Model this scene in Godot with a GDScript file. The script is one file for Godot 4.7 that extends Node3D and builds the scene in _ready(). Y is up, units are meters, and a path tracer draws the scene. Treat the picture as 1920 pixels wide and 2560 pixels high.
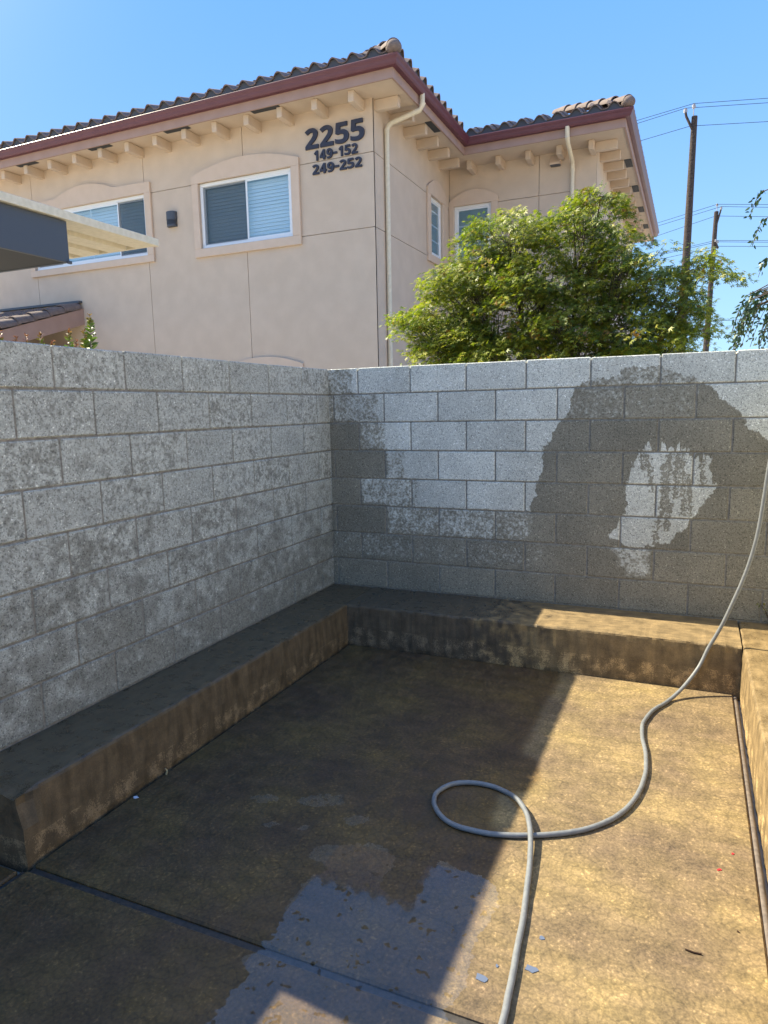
extends Node3D

const B := 0.2032          # course height
const TOP := 1.882         # top of the tall block walls
const SKY_TOP := Color(0.066, 0.190, 0.49)
const SKY_LOW := Color(0.28, 0.44, 0.54)

var rng := RandomNumberGenerator.new()
var used := {}
var M := {}

# ---------------------------------------------------------------- mesh builder
class MB:
	var v := PackedVector3Array()
	var n := PackedVector3Array()
	var u := PackedVector2Array()
	var ux := Vector3(1, 0, 0)
	var uy := Vector3(0, -1, 0)
	var uo := Vector2.ZERO
	var xf := Transform3D.IDENTITY
	func uvp(p: Vector3) -> Vector2:
		return Vector2(p.dot(ux), p.dot(uy)) + uo
	func tri(a: Vector3, b: Vector3, c: Vector3, na: Vector3, nb: Vector3, nc: Vector3) -> void:
		var g := (c - a).cross(b - a)
		if g.dot(na + nb + nc) < 0.0:
			var t := b; b = c; c = t
			t = nb; nb = nc; nc = t
		for k in 3:
			var p: Vector3 = [a, b, c][k]
			var q: Vector3 = [na, nb, nc][k]
			p = xf * p
			v.append(p)
			n.append((xf.basis * q).normalized())
			u.append(uvp(p))
	func triuv(a: Vector3, b: Vector3, c: Vector3, na: Vector3, nb: Vector3, nc: Vector3, ua: Vector2, ub: Vector2, uc: Vector2) -> void:
		var g := (c - a).cross(b - a)
		if g.dot(na + nb + nc) < 0.0:
			var t := b; b = c; c = t
			t = nb; nb = nc; nc = t
			var s := ub; ub = uc; uc = s
		v.append_array([xf * a, xf * b, xf * c])
		n.append_array([(xf.basis * na).normalized(), (xf.basis * nb).normalized(), (xf.basis * nc).normalized()])
		u.append_array([ua, ub, uc])
	func quad(a: Vector3, b: Vector3, c: Vector3, d: Vector3, nn: Vector3) -> void:
		tri(a, b, c, nn, nn, nn)
		tri(a, c, d, nn, nn, nn)
	func quads(a: Vector3, b: Vector3, c: Vector3, d: Vector3, na: Vector3, nb: Vector3, nc: Vector3, nd: Vector3) -> void:
		tri(a, b, c, na, nb, nc)
		tri(a, c, d, na, nc, nd)
	func _cv(ctr: Vector3, h: Vector3, s: Vector3, axis: int, b: float) -> Vector3:
		var p := ctr + s * h
		for k in 3:
			if k != axis:
				p[k] -= s[k] * b
		return p
	func box(lo: Vector3, hi: Vector3, b := 0.0) -> void:
		var c := (lo + hi) * 0.5
		var h := (hi - lo) * 0.5
		for ax in 3:
			var a1 := (ax + 1) % 3
			var a2 := (ax + 2) % 3
			for sg: float in [-1.0, 1.0]:
				var pts := []
				for q: Vector2 in [Vector2(-1, -1), Vector2(1, -1), Vector2(1, 1), Vector2(-1, 1)]:
					var s := Vector3.ZERO
					s[ax] = sg; s[a1] = q.x; s[a2] = q.y
					pts.append(_cv(c, h, s, ax, b))
				var nn := Vector3.ZERO
				nn[ax] = sg
				quad(pts[0], pts[1], pts[2], pts[3], nn)
		if b <= 0.0:
			return
		for ax in 3:
			var a1 := (ax + 1) % 3
			var a2 := (ax + 2) % 3
			for q: Vector2 in [Vector2(-1, -1), Vector2(1, -1), Vector2(1, 1), Vector2(-1, 1)]:
				var s0 := Vector3.ZERO
				s0[a1] = q.x; s0[a2] = q.y
				var s1 := s0
				s0[ax] = -1.0; s1[ax] = 1.0
				var nn := Vector3.ZERO
				nn[a1] = q.x; nn[a2] = q.y
				quad(_cv(c, h, s0, a1, b), _cv(c, h, s1, a1, b), _cv(c, h, s1, a2, b), _cv(c, h, s0, a2, b), nn.normalized())
		for i in 8:
			var s := Vector3(-1.0 if i & 1 else 1.0, -1.0 if i & 2 else 1.0, -1.0 if i & 4 else 1.0)
			var nn := s.normalized()
			tri(_cv(c, h, s, 0, b), _cv(c, h, s, 1, b), _cv(c, h, s, 2, b), nn, nn, nn)
	func tube(pts: Array, rad: Array, sides := 8, cap := true) -> void:
		var m := pts.size()
		var rings := []
		var norms := []
		var up := Vector3.UP
		for i in m:
			var d: Vector3 = (pts[mini(i + 1, m - 1)] - pts[maxi(i - 1, 0)]).normalized()
			if i == 0:
				up = Vector3.UP if absf(d.y) < 0.9 else Vector3.RIGHT
			var sx := d.cross(up).normalized()
			up = sx.cross(d).normalized()
			var ring := []
			var nr := []
			for k in sides:
				var a := TAU * k / sides
				var nn := sx * cos(a) + up * sin(a)
				ring.append(pts[i] + nn * float(rad[mini(i, rad.size() - 1)]))
				nr.append(nn)
			rings.append(ring); norms.append(nr)
		for i in m - 1:
			for k in sides:
				var j := (k + 1) % sides
				quads(rings[i][k], rings[i][j], rings[i + 1][j], rings[i + 1][k], norms[i][k], norms[i][j], norms[i + 1][j], norms[i + 1][k])
		if cap:
			for e in [0, m - 1]:
				var dd: Vector3 = (pts[0] - pts[1]) if e == 0 else (pts[m - 1] - pts[m - 2])
				dd = dd.normalized()
				for k in sides:
					tri(pts[e], rings[e][k], rings[e][(k + 1) % sides], dd, dd, dd)
	# flat polygon in the local xy plane, extruded from z0 to z1
	func poly(pts: PackedVector2Array, z0: float, z1: float) -> void:
		var ids := Geometry2D.triangulate_polygon(pts)
		for i in range(0, ids.size(), 3):
			var a := pts[ids[i]]; var b := pts[ids[i + 1]]; var c := pts[ids[i + 2]]
			tri(Vector3(a.x, a.y, z1), Vector3(b.x, b.y, z1), Vector3(c.x, c.y, z1), Vector3.BACK, Vector3.BACK, Vector3.BACK)
			tri(Vector3(a.x, a.y, z0), Vector3(b.x, b.y, z0), Vector3(c.x, c.y, z0), Vector3.FORWARD, Vector3.FORWARD, Vector3.FORWARD)
		var sg := -1.0 if Geometry2D.is_polygon_clockwise(pts) else 1.0
		for i in pts.size():
			var a := pts[i]; var b := pts[(i + 1) % pts.size()]
			var t := (b - a).normalized()
			var nn := Vector3(t.y, -t.x, 0) * sg
			quad(Vector3(a.x, a.y, z0), Vector3(b.x, b.y, z0), Vector3(b.x, b.y, z1), Vector3(a.x, a.y, z1), nn)
	# closed (d, y) profile swept from p0 to p1; d runs along out; m0, m1: +1 outer mitre, -1 inner mitre, 0 square
	func run(prof: Array, p0: Vector3, p1: Vector3, out: Vector3, m0: float, m1: float) -> void:
		var al := (p1 - p0).normalized()
		var k := prof.size()
		var A := []
		var Z := []
		for q: Vector2 in prof:
			A.append(p0 + out * q.x + Vector3.UP * q.y - al * m0 * q.x)
			Z.append(p1 + out * q.x + Vector3.UP * q.y + al * m1 * q.x)
		var pp := PackedVector2Array(prof)
		var sg := -1.0 if Geometry2D.is_polygon_clockwise(pp) else 1.0
		for i in k:
			var j := (i + 1) % k
			var t: Vector2 = (pp[j] - pp[i]).normalized()
			quad(A[i], A[j], Z[j], Z[i], (out * t.y - Vector3.UP * t.x) * sg)
		var ids := Geometry2D.triangulate_polygon(pp)
		for i in range(0, ids.size(), 3):
			tri(A[ids[i]], A[ids[i + 1]], A[ids[i + 2]], -al, -al, -al)
			tri(Z[ids[i]], Z[ids[i + 1]], Z[ids[i + 2]], al, al, al)
	func mesh(m: Material) -> ArrayMesh:
		var arr := []
		arr.resize(Mesh.ARRAY_MAX)
		arr[Mesh.ARRAY_VERTEX] = v
		arr[Mesh.ARRAY_NORMAL] = n
		arr[Mesh.ARRAY_TEX_UV] = u
		var o := ArrayMesh.new()
		o.add_surface_from_arrays(Mesh.PRIMITIVE_TRIANGLES, arr)
		o.surface_set_material(0, m)
		return o

# ---------------------------------------------------------------- scene helpers
func numbered(called: String) -> String:
	used[called] = int(used.get(called, -1)) + 1
	return called if used[called] == 0 else "%s_%03d" % [called, used[called]]

func tag(o: Node3D, label: String, category: String, group := "") -> Node3D:
	o.set_meta("label", label)
	o.set_meta("category", category)
	if group != "":
		o.set_meta("group", group)
	return o

func thing(called: String, label: String, category: String, at := Vector3.ZERO, group := "") -> Node3D:
	var o := Node3D.new()
	o.name = numbered(called)
	add_child(o)
	o.position = at
	tag(o, label, category, group)
	return o

func part(parent: Node3D, called: String, mesh: Mesh, at := Vector3.ZERO) -> MeshInstance3D:
	var o := MeshInstance3D.new()
	o.name = called
	o.mesh = mesh
	o.position = at
	parent.add_child(o, true)
	return o

func solo(called: String, mesh: Mesh, at := Vector3.ZERO) -> MeshInstance3D:
	var o := MeshInstance3D.new()
	o.name = numbered(called)
	o.mesh = mesh
	o.position = at
	add_child(o)
	return o

func struct(called: String, mesh: Mesh) -> MeshInstance3D:
	var o := solo(called, mesh)
	o.set_meta("kind", "structure")
	return o

func c8(r: float, g: float, b: float, a := 1.0) -> Color:
	return Color(r / 255.0, g / 255.0, b / 255.0, a)

func mat(col: Color, rough := 0.8, spec := 0.5, metal := 0.0) -> StandardMaterial3D:
	var m := StandardMaterial3D.new()
	m.albedo_color = col
	m.roughness = rough
	m.metallic_specular = spec
	m.metallic = metal
	return m

func noise(seed_: int, freq: float, oct := 3, type := FastNoiseLite.TYPE_SIMPLEX_SMOOTH) -> FastNoiseLite:
	var f := FastNoiseLite.new()
	f.seed = seed_
	f.frequency = freq
	f.noise_type = type
	f.fractal_type = FastNoiseLite.FRACTAL_FBM if oct > 1 else FastNoiseLite.FRACTAL_NONE
	f.fractal_octaves = oct
	return f

func nbytes(w: int, h: int, f: FastNoiseLite, sw := 1, sh := 1) -> PackedByteArray:
	var im := f.get_image(w / sw, h / sh, false, false, false)
	im.convert(Image.FORMAT_L8)
	if sw > 1 or sh > 1:
		im.resize(w, h, Image.INTERPOLATE_CUBIC)
	return im.get_data()

# white grain, one value a pixel
func grain(w: int, h: int, seed_: int) -> PackedByteArray:
	return nbytes(w, h, noise(seed_, 0.9, 1, FastNoiseLite.TYPE_VALUE))

func tex(w: int, h: int, data: PackedByteArray, fmt: int) -> ImageTexture:
	return ImageTexture.create_from_image(Image.create_from_data(w, h, false, fmt, data))

# mottled colour on a material, in metres per repeat
func mottled(m: StandardMaterial3D, a: Color, b: Color, metres: float, seed_: int, freq := 0.012, oct := 5, bump := 0.0) -> StandardMaterial3D:
	var f := noise(seed_, freq, oct)
	var im := f.get_seamless_image(512, 512)
	im.convert(Image.FORMAT_L8)
	var d := im.get_data()
	var gr := grain(512, 512, seed_ + 7)
	var o := PackedByteArray()
	o.resize(512 * 512 * 3)
	for i in 512 * 512:
		var t := clampf((d[i] / 255.0 - 0.5) * 1.6 + 0.5 + (gr[i] / 255.0 - 0.5) * 0.25, 0.0, 1.0)
		o[i * 3] = int(255.0 * lerpf(a.r, b.r, t))
		o[i * 3 + 1] = int(255.0 * lerpf(a.g, b.g, t))
		o[i * 3 + 2] = int(255.0 * lerpf(a.b, b.b, t))
	m.albedo_color = Color.WHITE
	m.albedo_texture = tex(512, 512, o, Image.FORMAT_RGB8)
	m.uv1_triplanar = true
	m.uv1_world_triplanar = true
	m.uv1_scale = Vector3.ONE / metres
	if bump > 0.0:
		m.heightmap_enabled = true
		m.heightmap_texture = tex(512, 512, gr, Image.FORMAT_L8)
		m.heightmap_scale = bump
	return m

# low-resolution mask of polygons, blurred and enlarged; polys: [value, points] drawn in order
func mask(w: int, h: int, lw: int, lh: int, size: Vector2, polys: Array) -> PackedByteArray:
	var im := Image.create(lw, lh, false, Image.FORMAT_L8)
	for j in lh:
		for i in lw:
			var p := Vector2((i + 0.5) / lw * size.x, (1.0 - (j + 0.5) / lh) * size.y)
			var val := 0.0
			for q in polys:
				if Geometry2D.is_point_in_polygon(p, q[1]):
					val = q[0]
			im.set_pixel(i, j, Color(val, val, val))
	im.resize(w, h, Image.INTERPOLATE_CUBIC)
	return im.get_data()

func V2(a: Array) -> PackedVector2Array:
	var o := PackedVector2Array()
	for i in range(0, a.size(), 2):
		o.append(Vector2(a[i], a[i + 1]))
	return o

func sst(a: float, b: float, x: float) -> float:
	var t := clampf((x - a) / (b - a), 0.0, 1.0)
	return t * t * (3.0 - 2.0 * t)

# ---------------------------------------------------------------- camera, sky, sun
func _ready() -> void:
	rng.seed = 20240611
	var cam := Camera3D.new()
	cam.name = "camera"
	cam.position = Vector3(2.4624, 1.5842, 4.5587)
	cam.rotation = Vector3(-0.1473, 0.4203, -0.0211)
	cam.fov = 73.08
	cam.near = 0.05
	cam.far = 900.0
	add_child(cam)
	var env := Environment.new()
	var sm := ProceduralSkyMaterial.new()
	sm.sky_top_color = SKY_TOP.linear_to_srgb()
	sm.sky_horizon_color = SKY_LOW.linear_to_srgb()
	sm.sky_curve = 0.17
	sm.ground_bottom_color = c8(120, 112, 100)
	sm.ground_horizon_color = c8(170, 175, 175)
	sm.sun_angle_max = 65.0
	sm.sun_curve = 0.27
	var sky := Sky.new()
	sky.sky_material = sm
	env.background_mode = Environment.BG_SKY
	env.sky = sky
	env.tonemap_mode = Environment.TONE_MAPPER_LINEAR
	env.tonemap_exposure = 2.45
	env.sdfgi_enabled = true
	env.ssao_enabled = true
	env.ssil_enabled = true
	var we := WorldEnvironment.new()
	we.name = "world_environment"
	we.environment = env
	add_child(we)
	var sun := DirectionalLight3D.new()
	sun.name = "sun"
	sun.light_color = Color(1.0, 0.965, 0.86)
	sun.light_energy = 1.6
	sun.light_angular_distance = 0.5
	sun.shadow_enabled = true
	add_child(sun)
	sun.look_at_from_position(Vector3.ZERO, Vector3(1.01, -1.0, 0.09), Vector3.UP)

	materials()
	ground_and_floor()
	block_walls()
	ledges()
	building()
	bounce_building()
	carport()
	poles()
	maple()
	elm()
	shrub()
	hose()
	small_things()

# ---------------------------------------------------------------- materials
func materials() -> void:
	M.stucco = mottled(mat(Color.WHITE, 0.95, 0.3), c8(201, 182, 162), c8(207, 188, 168), 2.3, 11, 0.01, 5, 0.12)
	M.trim = mottled(mat(Color.WHITE, 0.95, 0.3), c8(209, 187, 166), c8(213, 191, 171), 1.3, 12, 0.01, 4, 0.08)
	M.fascia = mottled(mat(Color.WHITE, 0.7, 0.4), c8(164, 136, 124), c8(170, 142, 130), 1.5, 13, 0.008, 4)
	M.gutter = mottled(mat(Color.WHITE, 0.42, 0.5), c8(94, 50, 62), c8(100, 56, 68), 1.2, 14, 0.01, 4)
	M.tile = mottled(mat(Color.WHITE, 0.85, 0.4), c8(110, 96, 89), c8(134, 118, 110), 0.9, 15, 0.016, 5, 0.1)
	M.birdstop = mat(c8(84, 88, 95), 0.9, 0.3)
	M.white = mat(c8(232, 234, 236), 0.35, 0.5)
	M.blind = mat(c8(222, 234, 240), 0.6, 0.4)
	M.cream = mottled(mat(Color.WHITE, 0.5, 0.5), c8(216, 204, 178), c8(228, 216, 192), 0.8, 16, 0.02, 4)
	M.dark = mat(c8(74, 78, 86), 0.45, 0.5)
	M.plaster = mat(c8(206, 200, 190), 0.9, 0.3)
	M.number = mat(c8(48, 50, 66), 0.55, 0.5)
	M.vent = mat(c8(74, 74, 76), 0.7, 0.4)
	M.pole = mottled(mat(Color.WHITE, 0.95, 0.2), c8(62, 54, 50), c8(96, 86, 80), 1.4, 17, 0.03, 5)
	M.wire = mat(c8(48, 52, 58), 0.7, 0.3)
	M.insulator = mat(c8(170, 165, 165), 0.3, 0.5)
	M.bark = mat(c8(92, 82, 70), 0.95, 0.2)
	var g := mat(c8(150, 205, 230, 0.34), 0.03, 0.6)
	g.transparency = BaseMaterial3D.TRANSPARENCY_ALPHA
	M.glass = g
	var s := mat(c8(70, 76, 80, 0.55), 0.9, 0.2)
	s.transparency = BaseMaterial3D.TRANSPARENCY_ALPHA
	M.screen = s
	var w := mat(c8(200, 215, 225, 0.02), 0.03, 0.45)
	w.transparency = BaseMaterial3D.TRANSPARENCY_ALPHA
	M.water = w
	M.metal = mat(c8(150, 120, 60), 0.4, 0.5, 0.8)

# ---------------------------------------------------------------- ground, floor slabs, puddle
const FW := 3.2
const FH := 3.6

func floor_material() -> StandardMaterial3D:
	var w := 1280
	var h := 1440
	# wet floor plus painted shade, ending along the left wall's shadow edge (mask is drawn with z upward)
	var wet_shade_poly := V2([-0.1, -0.1, 1.78, -0.1, 1.8, 0.6, 1.84, 0.9, 1.8, 1.3, 1.87, 1.7, 1.83, 2.1, 1.89, 2.4, 1.9, 2.7, 1.87, 3.0, 1.92, 3.3, 1.9, 3.7, -0.1, 3.7])
	var m := mask(w, h, 32, 36, Vector2(FW, FH), [[1.0, wet_shade_poly]])
	var fine := nbytes(w, h, noise(36, 0.14, 3))
	var big := nbytes(w, h, noise(31, 0.02, 4), 4, 4)
	var mid := nbytes(w, h, noise(32, 0.035, 4), 1, 2)
	var streak := nbytes(w, h, noise(33, 0.03, 4), 3, 1)
	var cell := noise(34, 0.06, 1, FastNoiseLite.TYPE_CELLULAR)
	cell.cellular_return_type = FastNoiseLite.RETURN_DISTANCE2_SUB
	cell.cellular_jitter = 1.0
	var craze := nbytes(w, h, cell)
	var gr := grain(w, h, 35)
	var o := PackedByteArray()
	o.resize(w * h * 3)
	var ro := PackedByteArray()
	ro.resize(w * h)
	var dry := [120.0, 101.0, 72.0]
	var damp_shade := [87.0, 68.0, 42.0]  # wet concrete, darkened further to deepen the shaded half
	for j in h:
		var mj := (h - 1 - j) * w
		for i in w:
			var k := j * w + i
			var b := big[k] / 255.0 - 0.5
			var s := streak[k] / 255.0 - 0.5
			var md := mid[k] / 255.0 - 0.5
			var wet := sst(0.2, 0.8, m[mj + i] / 255.0 + b * 0.45 + md * 0.45 + (fine[k] / 255.0 - 0.5) * 0.3)  # real wetness and painted shade share this one blend
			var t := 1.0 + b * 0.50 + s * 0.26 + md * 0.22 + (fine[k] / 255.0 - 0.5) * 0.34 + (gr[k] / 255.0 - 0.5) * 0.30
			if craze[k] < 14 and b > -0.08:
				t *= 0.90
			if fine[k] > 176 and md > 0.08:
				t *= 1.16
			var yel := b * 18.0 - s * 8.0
			o[k * 3] = int(clampf(lerpf(dry[0], damp_shade[0], wet) * t, 0.0, 255.0))
			o[k * 3 + 1] = int(clampf((lerpf(dry[1], damp_shade[1], wet)) * t + yel * 0.12, 0.0, 255.0))
			o[k * 3 + 2] = int(clampf((lerpf(dry[2], damp_shade[2], wet) - yel * 0.7) * t, 0.0, 255.0))
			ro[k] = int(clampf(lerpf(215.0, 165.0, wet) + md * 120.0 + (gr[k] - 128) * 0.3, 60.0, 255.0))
	var f := mat(Color.WHITE, 1.0, 0.4)
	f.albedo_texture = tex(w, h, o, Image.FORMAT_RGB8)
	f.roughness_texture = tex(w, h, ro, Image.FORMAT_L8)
	f.heightmap_enabled = true
	f.heightmap_texture = tex(w, h, gr, Image.FORMAT_L8)
	f.heightmap_scale = 0.06
	return f

func slab(parent: Node3D, lo: Vector2, hi: Vector2, mt: Material) -> void:
	var b := MB.new()
	b.ux = Vector3(1.0 / FW, 0, 0)
	b.uy = Vector3(0, 0, 1.0 / FH)
	b.box(Vector3(lo.x, -0.12, lo.y), Vector3(hi.x, 0.0, hi.y), 0.007)
	part(parent, "slab", b.mesh(mt))

func ground_and_floor() -> void:
	var gm := mottled(mat(Color.WHITE, 0.95, 0.3), c8(166, 158, 145), c8(184, 176, 162), 3.0, 21, 0.02, 5)
	var gb := MB.new()
	gb.quad(Vector3(-300, -0.04, -400), Vector3(300, -0.04, -400), Vector3(300, -0.04, 200), Vector3(-300, -0.04, 200), Vector3.UP)
	struct("ground", gb.mesh(gm))
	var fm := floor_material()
	var fl := Node3D.new()
	fl.name = "pavement"
	add_child(fl)
	fl.set_meta("kind", "structure")
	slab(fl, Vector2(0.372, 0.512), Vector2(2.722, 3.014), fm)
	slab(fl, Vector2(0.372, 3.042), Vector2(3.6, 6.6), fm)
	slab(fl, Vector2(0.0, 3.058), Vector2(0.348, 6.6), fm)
	var fill := mottled(mat(Color.WHITE, 0.6, 0.5), c8(44, 40, 36), c8(70, 62, 54), 0.4, 22, 0.03, 4)
	var jb := MB.new()
	jb.box(Vector3(0.372, -0.04, 3.013), Vector3(2.74, -0.012, 3.043), 0.002)
	jb.box(Vector3(0.347, -0.04, 3.043), Vector3(0.373, -0.012, 6.6), 0.002)
	part(fl, "joint_filler", jb.mesh(fill))
	var seal := mottled(mat(Color.WHITE, 0.55, 0.5), c8(96, 86, 78), c8(122, 110, 98), 0.5, 23, 0.03, 4)
	var sb := MB.new()
	sb.tube([Vector3(2.733, -0.022, 0.5), Vector3(2.731, -0.021, 1.2), Vector3(2.732, -0.019, 2.0), Vector3(2.731, -0.017, 3.0)], [0.0125], 8)
	part(fl, "joint_sealant", sb.mesh(seal))
	# puddle: outline from the wet shine on the slabs, lobes first
	var outline := V2([1.367, 3.60, 1.367, 3.299, 1.364, 3.24, 1.361, 3.184, 1.372, 3.145, 1.365, 3.113, 1.32, 3.095, 1.323, 3.076, 1.367, 3.033, 1.332, 3.004, 1.359, 2.983, 1.35, 2.956, 1.343, 2.906, 1.313, 2.829, 1.331, 2.786, 1.322, 2.741, 1.328, 2.688, 1.368, 2.646, 1.321, 2.611, 1.277, 2.616, 1.245, 2.543, 1.316, 2.514, 1.405, 2.463, 1.453, 2.447, 1.52, 2.466, 1.572, 2.518, 1.568, 2.576, 1.551, 2.611, 1.567, 2.657, 1.624, 2.684, 1.681, 2.676, 1.709, 2.624, 1.672, 2.561, 1.677, 2.504, 1.711, 2.447, 1.78, 2.462, 1.842, 2.464, 1.93, 2.50, 1.96, 2.60, 1.93, 2.75, 1.95, 2.9, 1.93, 3.1, 1.96, 3.3, 1.94, 3.6])
	var mesh := puddle_mesh([outline], 0.016, 41)
	struct("puddle", mesh)
	var spots := []
	for s in [[1.136, 2.267, 0.10, 0.05], [1.321, 2.341, 0.05, 0.035], [0.905, 2.345, 0.07, 0.03], [1.03, 2.49, 0.035, 0.02], [1.16, 2.46, 0.03, 0.02]]:
		var pg := PackedVector2Array()
		for k in 14:
			var a := TAU * k / 14.0
			pg.append(Vector2(s[0] + cos(a) * s[2], s[1] + sin(a) * s[3] - cos(a) * s[2] * 0.35))
		spots.append(pg)
	struct("puddle", puddle_mesh(spots, 0.012, 43))

func puddle_mesh(polys: Array, rag: float, seed_: int) -> ArrayMesh:
	var lo := Vector2(9, 9)
	var hi := Vector2(-9, -9)
	for pg: PackedVector2Array in polys:
		for p in pg:
			lo = lo.min(p); hi = hi.max(p)
	lo -= Vector2(0.04, 0.04); hi += Vector2(0.04, 0.04)
	var st := 0.006
	var nx := int((hi.x - lo.x) / st) + 1
	var ny := int((hi.y - lo.y) / st) + 1
	var f1 := noise(seed_, 22.0, 4)
	var f2 := noise(seed_ + 1, 9.0, 2)
	var f3 := noise(seed_ + 2, 40.0, 2)
	var s := PackedFloat32Array()
	s.resize(nx * ny)
	for j in ny:
		for i in nx:
			var p := lo + Vector2(i, j) * st
			for pg: PackedVector2Array in polys:
				if Geometry2D.is_point_in_polygon(p, pg):
					s[j * nx + i] = 1.0
	# soften the outline, roughen it with noise, then marching squares
	for pass_ in 4:
		var q := s.duplicate()
		var d := 1 if pass_ % 2 == 0 else nx
		for k in range(2 * d, nx * ny - 2 * d):
			s[k] = (q[k - 2 * d] + q[k - d] + q[k] + q[k + d] + q[k + 2 * d]) * 0.2
	for j in ny:
		for i in nx:
			var p := lo + Vector2(i, j) * st
			var k := j * nx + i
			s[k] += f1.get_noise_2d(p.x, p.y * 1.6) * 0.55 * minf(1.0, 4.0 * s[k] * (1.0 - s[k]) + 0.15) - maxf(0.0, f2.get_noise_2d(p.x, p.y * 1.7) + 0.8 * f3.get_noise_2d(p.x, p.y) - 0.5) * 3.0
			if i < 2 or j < 2 or i > nx - 3 or j > ny - 3:
				s[k] = 0.0
	var b := MB.new()
	var yy := 0.0022
	for j in ny - 1:
		for i in nx - 1:
			var c := [s[j * nx + i], s[j * nx + i + 1], s[(j + 1) * nx + i + 1], s[(j + 1) * nx + i]]
			var p := [Vector2(i, j), Vector2(i + 1, j), Vector2(i + 1, j + 1), Vector2(i, j + 1)]
			var poly := []
			for k in 4:
				var l := (k + 1) % 4
				if c[k] >= 0.5:
					poly.append(p[k])
				if (c[k] >= 0.5) != (c[l] >= 0.5):
					var t: float = (0.5 - c[k]) / (c[l] - c[k])
					poly.append(p[k].lerp(p[l], t))
			for k in range(1, poly.size() - 1):
				var q := []
				for e in [0, k, k + 1]:
					var w: Vector2 = lo + poly[e] * st
					q.append(Vector3(w.x, yy, w.y))
				b.tri(q[0], q[1], q[2], Vector3.UP, Vector3.UP, Vector3.UP)
	return b.mesh(M.water)

# ---------------------------------------------------------------- block walls
const WW := 3.25
const WH := 1.9

func rc(x0: float, x1: float, row: int) -> PackedVector2Array:
	var y1 := 1.9 - row * B
	return V2([x0, y1, x1, y1, x1, y1 - B, x0, y1 - B])

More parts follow.
